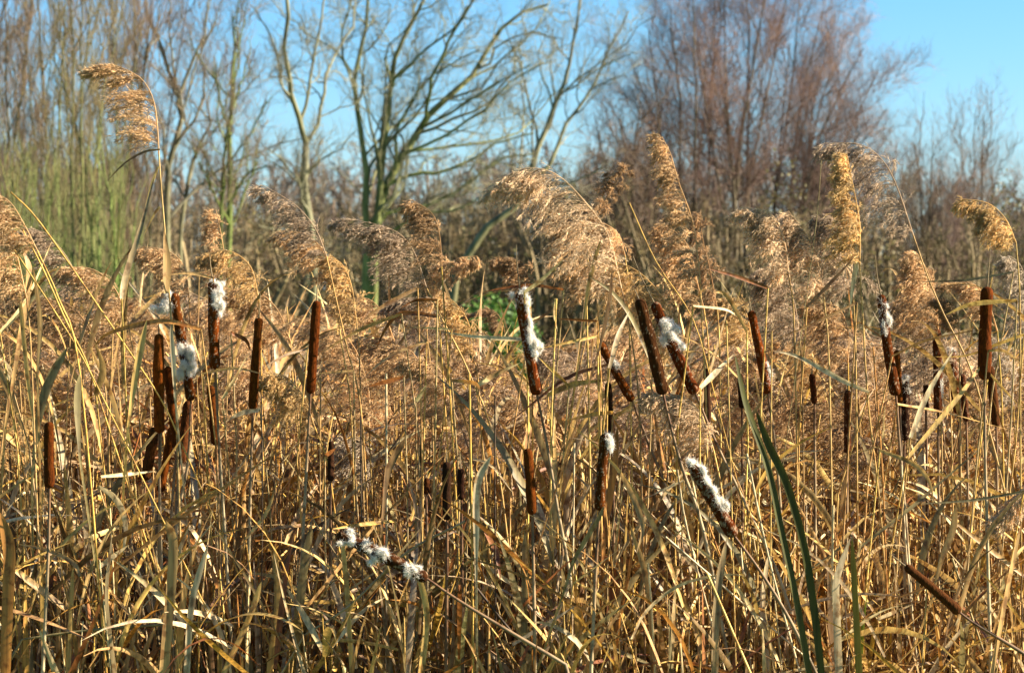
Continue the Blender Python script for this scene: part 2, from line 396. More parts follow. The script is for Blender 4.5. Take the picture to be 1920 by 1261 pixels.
    # bright green upright stems low in the thicket
    sh = [(150, 33, 18, "green stemmed willow shrub low at left", GRN), (210, 29, 18, "bright green upright shrub behind the tall reed stem", GRN),
          (90, 30, 14, "green brown shrub low near the left edge", GRN), (30, 29, 12, "leafless shrub in the low left corner of the thicket", MOSS)]
    for x, d, n, lb, bk in sh:
        ends = [(x + (q - n / 2) * 6.5 + r.uniform(-10, 10), 330 + r.uniform(-70, 110)) for q in range(n)]
        make_tree("willow_shrub", lb, fan(x, 720, ends, r, 0.5, 5, 2, 30), d - 3, r, ((0.15, 0.24, 0.045), (0.17, 0.19, 0.055)), (0.20, 0.17, 0.065), ks=(5, 4, 3), lfs=(0.3, 0.4, 0.5), up=0.3, wig=0.12, rm=0.003, dj=1, ang=(0.2, 0.6), cat='shrub')
trees()

def woods():
    """far-off wood and undergrowth that read as one mass"""
    def mass(name, label, n, d0, d1, hfun, tw, rng, ks, rm, x0=-330, x1=2250):
        mb = MB(); Ps = []; Rs = []
        for i in range(n):
            d = rng.uniform(d0, d1); px = rng.uniform(x0, x1); h = hfun(px) + rng.uniform(-25, 50)
            b = W(px, 600, d); b[2] = -0.05
            t = W(px + rng.normal(0, 28), h, d + rng.normal(0, .5))
            P = smooth(np.array([b, b * .6 + t * .4 + rng.normal(0, .15, 3), b * .25 + t * .75 + rng.normal(0, .15, 3), t]), 9)
            Ps.append(P); Rs.append(np.linspace(0.07, 0.012, 9) * rng.uniform(0.4, 1.2))
        P = np.array(Ps); R_ = np.array(Rs)
        base = np.array(tw)
        mb.tubes(P, R_, 4, base * rng.uniform(0.6, 1.3, (n, 1)))
        lf = (0.33, 0.45, 0.55)
        for lv, k in enumerate(ks):
            P, R_ = spawn(P, R_, k, rng, lf[lv], (0.4, 1.0), 0.15, 0.2, (6, 4, 3)[lv], rm, 0.1 if lv == 0 else 0.1)
            P = np.maximum(P, np.array([-1e9, -1e9, 0.0]))
            mb.tubes(P, R_, 3, base * rng.uniform(0.6, 1.35, (len(P), 1)) * rng.uniform(0.9, 1.1, (len(P), 3)))
        o = mb.build(name, M_TWIG); tag(o, label, kind='stuff')
    r = np.random.default_rng(21)
    hf = lambda x: np.interp(x, [-300, 0, 300, 480, 640, 900, 1060, 1300, 1600, 1750, 1920, 2200], [290, 300, 320, 340, 310, 310, 300, 300, 320, 360, 375, 375])
    mass("distant_woods", "far bare woods closing the view behind the trees", 620, 68, 92, hf, (0.19, 0.135, 0.09), r, (10, 8, 5), 0.011)
    hf2 = lambda x: np.interp(x, [-300, 300, 480, 640, 900, 1060, 1300, 1700, 1920, 2200], [400, 410, 420, 410, 400, 380, 390, 420, 420, 420])
    mass("undergrowth", "dull olive brown undergrowth at the feet of the trees", 560, 44, 58, hf2, (0.20, 0.145, 0.07), r, (9, 7, 5), 0.009)
    # leafy brambles and ivy low down
    mb = MB(); r = np.random.default_rng(22); n = 26000
    px = r.uniform(-300, 2200, n); d = r.uniform(43, 56, n)
    cl = np.sin(px * 0.031) + np.sin(px * 0.013 + 1.3)
    z = r.random(n) ** 1.3 * (2.6 + 0.9 * cl)
    A = np.stack([(px - 960) / FPX * d, d, z], -1); D = nrm(r.normal(size=(n, 3))) * r.uniform(0.04, 0.09, (n, 1))
    c = np.array([(0.11, 0.10, 0.035)]) * r.uniform(0.5, 1.5, (n, 1)) + np.array([(0.05, 0.02, 0.0)]) * r.random((n, 1))
    mb.slivers(A, D, np.full(n, 0.06), c, r)
    tag(mb.build("brambles", M_BUSH), "low tangle of bramble and ivy leaves under the far trees", kind='stuff')
    # grass tufts on the meadow beyond the bed
    mb = MB(); n = 40000
    d = r.uniform(14, 42, n); x = r.uniform(-1, 1, n) * (d * 0.32)
    A = np.stack([x, d, np.zeros(n)], -1); D = nrm(np.stack([r.normal(0, .35, n), r.normal(0, .35, n), np.ones(n)], -1)) * r.uniform(0.12, 0.45, (n, 1))
    c = np.array([(0.10, 0.20, 0.02)]) * r.uniform(0.5, 1.3, (n, 1)) + np.array([(0.16, 0.06, 0.02)]) * (r.random((n, 1)) < .25)
    mb.slivers(A, D, np.full(n, 0.022), c, r)
    tag(mb.build("meadow_grass", M_BUSH), "green meadow grass glimpsed through a gap in the reeds", kind='stuff')
    # two leafy green bushes glimpsed in gaps
    for px, py, d, sx, sz, lb in ((925, 625, 26, .55, .42, "bright green bush seen through the gap left of the centre cattail"),
                                  (1165, 715, 26, .34, .26, "low green bush seen through the gap right of the centre cattail")):
        c = W(px, py, d); ro = root("green_bush", (c[0], d, 0), lb, "bush")
        t = MB(); n = 26; a = r.uniform(0, 6.28, n); e = np.stack([np.cos(a) * sx * .8, np.sin(a) * sx * .8, np.full(n, c[2] + sz * .5)], -1) * r.uniform(.6, 1, (n, 1))
        P = np.stack([np.array([c[0], d, 0]) + e * np.array([q ** 1.5, q ** 1.5, q]) for q in np.linspace(0, 1, 6)], 1)
        t.tubes(P, np.broadcast_to(np.linspace(.012, .004, 6), (n, 6)), 4, np.array([.1, .08, .03])); t.build("stem", M_TWIG, ro)
        f = MB(); n = 5200; q = nrm(r.normal(size=(n, 3))) * r.random((n, 1)) ** .4 * np.array([sx, sx, sz * 1.6]); A = np.array([c[0], d, c[2] - sz * .6]) + q
        f.slivers(A, nrm(r.normal(size=(n, 3))) * r.uniform(.04, .09, (n, 1)), np.full(n, .035), np.array([(.075, .15, .02)]) * r.uniform(.4, 1.3, (n, 1)), r); f.build("foliage", M_BUSH, ro)
woods()

# ------------------------------------------------------------------ cattails
REFS = []     # (px, py, short name) for labels of leaves beside them
def make_cattail(top, bot, wpx, d, stem, label, ref, rng, spike=None, fluffs=(), col='warm', bare=0.0):
    """top, bot: head ends in photo pixels; stem: pixels below the head; fluffs: (t, side, sx, sz) in px"""
    S = d / FPX
    d2 = d
    A = W(*bot, d); B = W(*top, d)
    sp = path([bot] + list(stem), d) if stem else np.array([A, A - (B - A) * 1.0])
    sp = to_ground(sp)
    g = sp[-1].copy(); g[2] = 0
    r = root("cattail", g, label, "cattail", "cattails standing in the reed bed")
    rw = wpx * S * 0.44
    st = MB(); n = len(sp)
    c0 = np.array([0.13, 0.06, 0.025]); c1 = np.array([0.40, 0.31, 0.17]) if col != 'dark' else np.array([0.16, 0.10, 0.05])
    f = np.clip((sp[0, 2] - sp[:, 2]) / 0.35, 0, 1)[:, None]
    st.tubes(sp[None], np.linspace(0.0022, 0.0042, n)[None], 6, (c0 * (1 - f) + c1 * f)[None]); st.build("stem", M_STEM, r)
    ax = B - A; L = np.linalg.norm(ax); ax /= L
    u = nrm(np.cross(ax, [0, 1, 0])); v = np.cross(ax, u)
    nr, nk = 84, 34
    t = np.linspace(0, 1, nr); endr = min(0.3, rw / L * 1.1)
    prof = np.minimum(1, np.sqrt(np.clip(1 - (1 - np.clip(t / endr, 0, 1)) ** 2, 0, 1))) * np.minimum(1, np.sqrt(np.clip(1 - (1 - np.clip((1 - t) / endr, 0, 1)) ** 2, 0, 1)))
    th = np.arange(nk) * 2 * pi / nk
    bend = rng.uniform(-1, 1, 2) * L * 0.012
    T, TH = np.meshgrid(t, th, indexing='ij')
    lump = 1 + 0.028 * np.sin(T * 19 + rng.uniform(0, 6)) * np.cos(TH + T * 3 + rng.uniform(0, 6)) + rng.normal(0, 0.006, T.shape) - 0.07 * T * (rng.random() < .5)
    slump = (np.interp(t, np.linspace(0, 1, 7), rng.uniform(0.84, 1.07, 7)) * np.interp(t, [0, 1], [rng.uniform(.9, 1.08), rng.uniform(.86, 1.04)]))[:, None]
    rad = rw * prof[:, None] * lump * slump + 0.0008
    cen = A + ax * (T * L)[..., None] + (u * bend[0] + v * bend[1]) * np.sin(T * pi)[..., None]
    G = cen + rad[..., None] * (u * np.cos(TH)[..., None] + v * np.sin(TH)[..., None])
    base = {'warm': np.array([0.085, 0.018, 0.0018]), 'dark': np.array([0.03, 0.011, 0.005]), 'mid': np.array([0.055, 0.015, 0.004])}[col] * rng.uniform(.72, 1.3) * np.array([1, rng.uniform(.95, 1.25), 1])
    def patch(T, TH):
        q = np.sin(T * 23 + 2 * TH + s1) * np.sin(T * 11 - TH * 3 + s2) + np.sin(T * 47 + TH * 5) * .5
        return q
    s1, s2 = rng.uniform(0, 6, 2)
    pq = patch(T, TH)
    cc = base * (1 + 0.25 * pq[..., None] * 0.6) * rng.uniform(0.7, 1.25, T.shape + (1,))
    # pale seed tufts breaking through where the head is shedding
    if bare:
        mk = (pq + rng.normal(0, .8, pq.shape) > 1.9 - bare * 1.5)[..., None]
        cc = np.where(mk, np.array([0.26, 0.17, 0.10]) * rng.uniform(0.6, 1.1, T.shape + (1,)), cc)
    h = MB(); h.grid(G[None], cc[None], wrap=True)
    # velvet nap: short hairs standing off the surface
    nh = int(1500 * min(1, (wpx / 22) * (L / 0.17)))
    ht = rng.uniform(0.01, 0.99, nh); hth = rng.uniform(0, 2 * pi, nh)
    hp = np.interp(ht, t, prof) * rw
    rv = u * np.cos(hth)[:, None] + v * np.sin(hth)[:, None]
    pos = A + ax * (ht * L)[:, None] + (u * bend[0] + v * bend[1]) * np.sin(ht * pi)[:, None] + rv * (hp * 0.94)[:, None]
    Dv = nrm(rv + rng.normal(0, 0.45, rv.shape)) * rng.uniform(0.0006, 0.0017, (nh, 1))
    hc = base * rng.uniform(0.4, 1.1, (nh, 1)); lt = rng.random(nh) < 0.012 + bare * 0.22
    hc[lt] = np.array([0.55, 0.45, 0.34]); Dv[lt] *= 1.6
    h.slivers(pos, Dv, np.full(nh, 0.0004), hc, rng)
    ho = h.build("flower_head", M_HEAD, r)
    if spike is None: spike = [(top[0] + rng.uniform(-4, 4), top[1] - rng.uniform(18, 45))]
    if spike:
        kp = path([(top[0] * .98 + bot[0] * .02, top[1] * .98 + bot[1] * .02)] + list(spike), d); k = MB()
        k.tubes(kp[None], np.linspace(0.0016, 0.0006, len(kp))[None], 5, np.array([0.22, 0.15, 0.07])); k.build("spike", M_STEM, r)
    for (ft, side, sx, sz) in fluffs:
        c = A + ax * (L * ft) + u * (side * rw * 0.8) * (1 if u[0] > 0 else -1) + np.array([0, -1, 0]) * rw * 0.45
        fluff(c, ax, sx * S, sz * S, rng, r)
    REFS.append(((top[0] + bot[0]) / 2, (top[1] + bot[1]) / 2, ref))
    return r

def fluff(c, ax, rx, rz, rng, r):
    """cottony seed mass: lobed core with thousands of fine hairs"""
    m = MB()
    u = nrm(np.cross(ax, [0, 1, 0])); v = np.cross(ax, u)
    nb = 11; rx *= 0.98; rz *= 1.0
    cs = []
    for i in range(nb):
        o = rng.normal(0, .46, 3); cs.append((c + ax * o[0] * rz + u * o[1] * rx + v * o[2] * rx * .6, rng.uniform(.22, .5)))
    a = np.linspace(0, pi, 9); b = np.arange(12) * 2 * pi / 12
    Aa, Bb = np.meshgrid(a, b, indexing='ij')
    for q, s in cs:
        N = u * (np.sin(Aa) * np.cos(Bb))[..., None] * rx + v * (np.sin(Aa) * np.sin(Bb))[..., None] * rx * .8 + ax * np.cos(Aa)[..., None] * rz
        G = q + N * (s * 0.68 * rng.uniform(.8, 1.2, Aa.shape))[..., None]
        m.grid(G[None], np.array([0.88, 0.82, 0.72]), wrap=True)
    n = int(np.clip(9000 * (rx * rz) / (0.02 * 0.025), 1800, 12000))
    k = rng.integers(0, nb, n); cc = np.array([q for q, _ in cs])[k]; ss = np.array([s for _, s in cs])[k][:, None]
    dr = nrm(rng.normal(size=(n, 3)))
    loc = ax * dr[:, :1] * rz + u * dr[:, 1:2] * rx + v * dr[:, 2:] * rx * .8
    p = cc + loc * ss * rng.uniform(.5, .8, (n, 1))
    D = nrm(loc + rng.normal(0, .55, loc.shape) * rx) * np.where(rng.random((n, 1)) < .06, rng.uniform(.006, .014, (n, 1)), rng.uniform(0.0015, 0.0065, (n, 1)))
    m.slivers(p, D, np.full(n, 0.00045), np.array([(0.90, 0.84, 0.74)]) * rng.uniform(.8, 1.05, (n, 1)), rng)
    m.build("seed_fluff", M_FLUFF, r)

def cattails():
    r = np.random.default_rng(31)
    T = [
     ((92, 790), (93, 915), 21, 4.3, [(90, 1050), (80, 1261)], "short rust red cattail alone at the left edge, in front of leaves", "the lone left edge cattail", dict(spike=[(92, 757)])),
     ((298, 625), (299, 812), 22, 4.5, [(300, 960), (308, 1261)], "tall upright cattail at the front of the left cluster", "the front cattail of the left cluster", dict(spike=[(297, 592)])),
     ((325, 549), (358, 752), 23, 4.55, [(352, 870), (330, 1000), (322, 1261)], "cattail in the left cluster bursting into white fluff at top and middle", "the fluffy cattail of the left cluster", dict(spike=[], bare=.35, fluffs=[(.40, .9, 22, 32), (.30, .5, 15, 24), (.93, -1.7, 18, 20), (.88, -3.1, 20, 14)])),
     ((400, 526), (403, 692), 24, 4.5, [(412, 850), (425, 1050), (437, 1261)], "upright cattail with white fluff at its tip, right of the left cluster", "the white tipped cattail", dict(spike=[(395, 500), (393, 474)], bare=.4, fluffs=[(.80, .8, 13, 26), (.93, .6, 12, 14), (.72, .8, 12, 14)])),
     ((314, 686), (332, 842), 19, 4.62, [(322, 960), (310, 1261)], "thin cattail pressed behind the front one in the left cluster", "the left cluster", dict(spike=[])),
     ((354, 750), (338, 868), 22, 4.68, [(330, 960), (326, 1261)], "dark cattail hanging below the fluffy one of the left cluster", "the left cluster", dict(col='mid', spike=[])),
     ((290, 800), (272, 900), 22, 4.75, [(268, 1000), (262, 1261)], "shaded blackish cattail lowest and leftmost in the left cluster", "the left cluster", dict(col='mid', spike=[])),
     ((322, 800), (300, 922), 18, 4.72, [(292, 1020), (285, 1261)], "slanting orange lit cattail at the foot of the left cluster", "the left cluster", dict(spike=[])),
     ((394, 722), (405, 835), 20, 4.7, [(410, 950), (420, 1261)], "small brown cattail below the white tipped one", "the small cattail under the white tipped one", dict(spike=[])),
     ((486, 595), (474, 768), 20, 4.5, [(470, 900), (466, 1100), (466, 1261)], "slim smooth cattail, first of the two bare ones left of centre", "the first smooth cattail", dict(spike=[(488, 550)])),
     ((594, 563), (582, 738), 20, 4.48, [(576, 850), (566, 1050), (558, 1261)], "tall smooth orange brown cattail standing alone left of centre", "the tall smooth cattail", dict(spike=[(596, 515)])),
     ((975, 546), (1007, 741), 25, 4.45, [(1025, 830), (1045, 950), (1072, 1100), (1090, 1261)], "centre cattail with white fluff running down its right side", "the centre cattail", dict(spike=[(969, 490), (968, 458)], bare=.5, fluffs=[(.52, .85, 15, 22), (.42, .95, 15, 20), (.66, .7, 10, 20), (.93, .5, 13, 15), (.8, .6, 9, 18)])),
     ((1198, 560), (1244, 740), 27, 4.45, [(1258, 800), (1280, 880), (1320, 1000), (1370, 1261)], "thick dark cattail, left one of the crossing pair right of centre", "the thick cattail of the pair", dict(col='mid', bare=.12, spike=[(1190, 542)])),
     ((1226, 566), (1304, 738), 24, 4.5, [(1345, 835), (1400, 950), (1460, 1080), (1510, 1240)], "leaning cattail with a round white fluff ball, right one of the pair", "the fluff ball cattail", dict(spike=[(1205, 525), (1187, 480)], col='warm', bare=.35, fluffs=[(.66, .75, 23, 27), (.70, -.3, 18, 22), (.56, .5, 15, 18)])),
     ((1408, 582), (1440, 738), 20, 4.6, [(1455, 850), (1470, 1050), (1478, 1261)], "dark cattail with a pale fluff streak near its base, right of the pair", "the cattail right of the pair", dict(spike=[(1398, 524)], bare=.2, fluffs=[(.27, .9, 7, 16), (.12, .6, 6, 10)])),
     ((1652, 552), (1680, 742), 22, 4.6, [(1688, 850), (1700, 1000), (1716, 1261)], "cattail with a ragged grey top and solid red base, among right hand plumes", "the ragged topped cattail", dict(spike=[(1645, 520), (1641, 478)], bare=.3, fluffs=[(.74, 0, 10, 22), (.9, 0.2, 8, 12)])),
     ((1681, 656), (1687, 756), 14, 4.7, [(1692, 900), (1700, 1261)], "thin cattail tucked behind the ragged topped one", "the ragged topped cattail", dict(spike=[])),
     ((1756, 616), (1759, 772), 18, 4.75, [(1760, 900), (1764, 1261)], "upright nearly black cattail with fluff specks along its right edge", "the black upright cattail", dict(col='mid', bare=.25, fluffs=[(.3, .9, 4, 24)])),
     ((1782, 655), (1797, 775), 20, 4.85, [(1800, 900), (1806, 1261)], "brown cattail tufted white on top, between the black one and the big right one", "the tufted cattail", dict(bare=.4, fluffs=[(.97, 0, 9, 8)])),
     ((1851, 537), (1846, 713), 27, 4.4, [(1847, 850), (1852, 1050), (1858, 1261)], "large red brown cattail standing clear near the right edge", "the large right hand cattail", dict(spike=[(1854, 500), (1857, 454)])),
     ((1856, 685), (1868, 800), 19, 4.7, [(1870, 950), (1874, 1261)], "dark cattail half hidden beneath the large right hand one", "the large right hand cattail", dict(col='mid', spike=[])),
     ((1697, 708), (1696, 826), 19, 4.85, [(1694, 950), (1690, 1261)], "blackish cattail with a white tuft on top, below the ragged one", "the dark tufted cattail", dict(col='dark', bare=.3, fluffs=[(.97, 0, 10, 9), (.8, .3, 5, 8)])),
     ((1734, 655), (1736, 768), 11, 4.85, [(1738, 900), (1740, 1261)], "small black cattail mostly hidden by plumes, left of the upright black one", "the black upright cattail", dict(col='dark')),
     ((1590, 731), (1589, 850), 15, 4.7, [(1588, 950), (1585, 1261)], "small far cattail in front of a pale plume, right of centre", "the small far cattail", dict(col='mid', bare=.2)),
     ((1522, 700), (1527, 757), 13, 4.75, [(1528, 900), (1530, 1261)], "tiny reddish cattail far back between leaves, right of the pair", "the tiny far cattail", dict(col='mid')),
     ((989, 840), (998, 965), 22, 4.3, [(1000, 1060), (1004, 1261)], "plain brown cattail low down below the centre one", "the low plain cattail", dict()),
     ((1136, 812), (1124, 957), 23, 4.3, [(1118, 1050), (1108, 1261)], "low cattail with a white fluff patch near its tip, below the leaning small one", "the low fluffy cattail", dict(spike=[], bare=.35, fluffs=[(.83, .75, 9, 18), (.94, .3, 8, 8)])),
     ((1124, 642), (1186, 752), 18, 4.8, [(1215, 830), (1260, 960), (1300, 1261)], "small cattail leaning hard to the right with a dab of fluff", "the small leaning cattail", dict(bare=.15, fluffs=[(.62, .7, 6, 9)])),
     ((1140, 716), (1148, 830), 15, 4.65, [(1150, 950), (1152, 1261)], "black shaded cattail upright behind a strap leaf, under the leaning small one", "the small leaning cattail", dict(col='dark', spike=[])),
     ((1294, 864), (1378, 1006), 27, 4.2, [(1425, 1070), (1480, 1160), (1530, 1261)], "slanting cattail thick with white fluff, low right of centre", "the low slanting cattail", dict(spike=[], bare=.8, fluffs=[(.93, .3, 12, 14), (.78, .75, 11, 20), (.60, .85, 11, 20), (.42, .85, 12, 18), (.35, .6, 9, 12)])),
     ((632, 1000), (802, 1085), 26, 4.15, [(860, 1125), (950, 1180), (1060, 1245)], "fallen cattail lying nearly flat, torn open with cream fluff", "the fallen fluffy cattail", dict(spike=[], bare=.6, col='mid', fluffs=[(.86, -.1, 14, 18), (.72, .3, 13, 17), (.55, -.3, 17, 18), (.5, .2, 14, 15), (.22, -.2, 15, 17), (.15, .3, 13, 14)])),
     ((1697, 1060), (1800, 1148), 21, 4.2, [(1830, 1170), (1880, 1200), (1960, 1250)], "dark bare cattail lying aslant in the lower right", "the lower right fallen cattail", dict(spike=[(1670, 1038)], col='mid')),
     ((838, 865), (838, 975), 18, 4.35, [(838, 1050), (836, 1261)], "shaded black cattail, left of two deep in the centre reeds", "the deep black cattail", dict(col='dark')),
     ((864, 878), (865, 937), 15, 4.4, [(866, 1050), (868, 1261)], "short dark cattail, right of two deep in the centre reeds", "the deep black cattail", dict(col='dark')),
     ((800, 895), (799, 925), 12, 4.6, [(800, 1000), (802, 1261)], "stubby little cattail deep in the reeds below centre", "the deep black cattail", dict(col='mid')),
     ((621, 826), (620, 902), 13, 4.6, [(620, 1000), (618, 1261)], "small black cattail in shadow below the tall smooth one", "the small shaded cattail", dict(col='dark')),
     ((789, 832), (789, 880), 10, 4.7, [(789, 1000), (789, 1261)], "tiny black cattail deep behind crossing leaves near the middle", "the tiny black cattail", dict(col='dark')),
     ((1325, 690), (1327, 815), 14, 4.7, [(1328, 900), (1330, 1261)], "narrow dark cattail hidden behind stems right of the fluff ball one", "the narrow hidden cattail", dict(col='dark')),
     ((1610, 735), (1642, 733), 9, 6.5, [(1640, 900), (1640, 1261)], None, None, None),
     ((1803, 700), (1812, 790), 14, 4.75, [(1815, 950), (1818, 1261)], "dim small cattail behind leaves right of the tufted one", "the tufted cattail", dict(col='mid', bare=.3)),
     ((1388, 700), (1391, 765), 12, 4.8, [(1392, 950), (1392, 1261)], "tiny far dark cattail left of the cattail with the pale streak", "the cattail right of the pair", dict(col='dark')),
    ]
    for top, bot, w_, d, st, lb, ref, kw in T:
        if kw is None: continue
        make_cattail(top, bot, w_, d, st, lb, ref, r, **kw)
cattails()

LABELS = set()
def near_ref(x, y):
    q = min(REFS, key=lambda q: math.hypot(q[0] - x, q[1] - y)); ex, ey = x - q[0], y - q[1]
    h = "right of" if ex > 0 else "left of"
    if len(q[2].split()) > 7: return h + ' ' + q[2]
    if abs(ex) < 45: rel = "below" if ey > 0 else "above"
    else: rel = ("well " if math.hypot(ex, ey) > 160 else "just ") + h
    return rel + " " + q[2]

# ------------------------------------------------------------------ reed plumes
def plume_mesh(P, L, rng, droop=(-1, 0, -0.55), dens=1.0, col=(0.40, 0.25, 0.14), tipf=0.35, spread=0.5, fine=1.0):
    """P: rachis points base->tip. L: longest branch (m). returns MB"""
    m = MB(); drp = nrm(np.array(droop, float))
    N0 = len(P)
    m.tubes(P[None], np.linspace(0.0016, 0.0005, N0)[None], 5, np.array(col) * 1.1)
    nb = int(62 * dens)
    t = np.sort(rng.random(nb)); u = t * (N0 - 1) * 0.999; i = u.astype(int); f = (u - i)[:, None]
    pos = P[i] * (1 - f) + P[i + 1] * f; tan = nrm(P[i + 1] - P[i])
    prof = (np.minimum(1, 0.45 + t * 3) * (1 - t * (1 - tipf))) * rng.uniform(.55, 1.15, nb)
    ln = L * prof
    N = 7; st = (ln / (N - 1))[:, None]
    D = nrm(tan * 0.9 + drp * 0.35 + rng.normal(0, spread * .55, pos.shape) * np.array([1, 1.2, .7]))
    pts = [pos]
    for j in range(N - 1):
        D = nrm(D + drp * 0.34 + np.array([0, 0, -0.05]) + rng.normal(0, .09, D.shape)); pts.append(pts[-1] + D * st)
    B = np.stack(pts, 1)
    m.tubes(B, np.broadcast_to(np.linspace(0.0005, 0.0002, N), (nb, N)), 3, np.array(col) * 0.9)
    # second order
    ns = 11; tb = np.repeat(np.arange(nb), ns); ts = rng.uniform(.12, 1, nb * ns); uu = ts * (N - 1) * .999; ii = uu.astype(int); ff = (uu - ii)[:, None]
    sp = B[tb, ii] * (1 - ff) + B[tb, ii + 1] * ff; sd_ = nrm(B[tb, ii + 1] - B[tb, ii])
    D = nrm(sd_ + rng.normal(0, .42, sp.shape)); sl = (ln[tb] * .34 * (1.15 - ts) * rng.uniform(.6, 1.3, len(tb)) + 0.006)
    Ns = 4; pts = [sp]
    for j in range(Ns - 1):
        D = nrm(D + drp * .22 + rng.normal(0, .1, D.shape)); pts.append(pts[-1] + D * (sl / (Ns - 1))[:, None])
    S2 = np.stack(pts, 1)
    # spikelets
    def spk(Q, k, lo, hi):
        M, n_, _ = Q.shape; q = np.repeat(np.arange(M), k); uu = rng.random(M * k) * (n_ - 1) * .999; ii = uu.astype(int); ff = (uu - ii)[:, None]
        a = Q[q, ii] * (1 - ff) + Q[q, ii + 1] * ff; dd = nrm(Q[q, ii + 1] - Q[q, ii])
        dd = nrm(dd + rng.normal(0, .33, dd.shape) + drp * .1) * rng.uniform(lo, hi, (len(a), 1))
        pc = np.array(col) * rng.uniform(.55, 1.45, (M, 1))[q] * rng.uniform(.8, 1.25, (len(a), 1))
        lt = rng.random(len(a)) < .14; pc[lt] = pc[lt] * .5 + np.array([.30, .24, .17])
        m.slivers(a, dd, rng.uniform(.0006, .0015, len(a)) * fine, pc, rng)
    spk(S2, 15, .004, .0095); spk(B, 22, .004, .009)
    return m

def leaf_batch(m, pos, th0, phi, ln, wd, bend, C, rng, N=9, kink=None, strap=False, fold=.3):
    M = len(pos); s = np.linspace(0, 1, N - 1)[None]
    th = th0[:, None] + bend[:, None] * s ** 1.4
    if kink is not None:
        kp = rng.uniform(.35, .9, M)[:, None]; th = th + np.where(s > kp, kink[:, None], 0)
    ph = phi[:, None] + rng.normal(0, .1, (M, 1)) * s
    D = np.stack([np.sin(th) * np.cos(ph), np.sin(th) * np.sin(ph), np.cos(th)], -1)
    P = np.concatenate([pos[:, None], pos[:, None] + np.cumsum(D * (ln / (N - 1))[:, None, None], 1)], 1)
    T = nrm(np.gradient(P, axis=1))
    hz = np.stack([-np.sin(phi), np.cos(phi), np.zeros(M)], -1)[:, None]
    sd_ = nrm(np.cross(T, np.cross(hz, T))); q = np.cross(T, sd_)
    a = rng.uniform(-1.2, 1.2, M)[:, None] + rng.uniform(-1.6, 1.6, M)[:, None] * np.linspace(0, 1, N)[None]
    side = sd_ * np.cos(a)[..., None] + q * np.sin(a)[..., None]
    x = np.linspace(0, 1, N)
    pr = (np.minimum(1, .8 + x) * np.clip((1 - x) / .2, 0.03, 1) ** .6) if strap else np.minimum(1, .55 + x * 1.6) * np.clip((1 - x) / .6, 0.02, 1) ** .8
    S = side * (wd[:, None] * .5 * pr[None])[..., None]
    cc = C[:, None, :] * np.linspace(1.05, .85, N)[None, :, None]
    P[:, :, 2] = np.maximum(P[:, :, 2], 0.005)
    m.ribbons(P, S, cc, fold)

PLC = {'warm': (0.60, 0.385, 0.19), 'gold': (0.63, 0.41, 0.17), 'mauve': (0.44, 0.315, 0.205), 'brown': (0.38, 0.23, 0.11), 'bright': (0.70, 0.50, 0.30), 'grey': (0.46, 0.36, 0.25)}

def make_reed(rach, stem, d, L, col, label, rng, dens=1.0, droop=(-1, 0, -0.55), d2=None, leaves=(), spread=.5, tipf=.35, sw=2.2):
    """rach: plume base->tip pixels; stem: pixels from plume base downwards"""
    Pr = path(rach, d, 16, d2)
    sp = to_ground(path([rach[0]] + list(stem), d)) if stem else None
    g = sp[-1].copy(); g[2] = 0
    r = root("reed", g, label, "reed", "plumed reeds rising from the bed")
    s = MB(); c = pal(rng, 1, {'straw': 2, 'gold': 1, 'tan': 2})[0] * .78
    s.tubes(sp[None], np.linspace(sw * .0006, sw * .001, len(sp))[None], 6, c); s.build("stem", M_STEM, r)
    plume_mesh(Pr, L, rng, droop, dens, PLC[col], spread=spread, tipf=tipf).build("plume", M_PLUME, r)
    for pts, wp, ck in leaves:
        leaf_mb(pts, wp, d + rng.uniform(-.03, .03), ck, rng).build("leaf", M_LEAF, r)
    return r

def leaf_mb(pts, wp, d, ck, rng, strap=False, d2=None, ground=False, fold=.35, back=None):
    """pts: from leaf base to tip"""
    P = path(pts, d, (len(pts) - 1) * 5 + 3, d2)
    if ground: P = to_ground(P[::-1], .3, .45 if pts[0][1] < 1200 else .05)[::-1]
    n = len(P); T = nrm(np.gradient(P, axis=0))
    s = nrm(np.cross(T, [0, 1, 0])); q = np.cross(T, s)
    a0 = rng.uniform(-.75, .75); tw = rng.uniform(-.9, .9); aa = a0 + tw * np.linspace(0, 1, n)
    side = s * np.cos(aa)[:, None] + q * np.sin(aa)[:, None]
    x = np.linspace(0, 1, n)
    pr = np.minimum(1, .62 + x * 1.2) * np.clip((1 - x) / .55, 0, 1) ** .75 if not strap else np.minimum(1, .8 + x) * np.clip((1 - x) / .18, 0, 1) ** .6
    if ground and pts[0][1] < 1150: pr = pr * np.interp(x, [0, .3, .6, 1], [.25, .35, 1, 1])
    w_ = wp * 0.92 * d / FPX * .5 * pr + .0004
    m = MB(); c = np.array(PAL[ck]) * rng.uniform(.88, 1.1)
    ca = c * np.linspace(1.05, .85, n)[:, None] * rng.uniform(.93, 1.07, (n, 1))
    m.ribbons(P[None], (side * w_[:, None])[None], ca[None], fold)
    return m

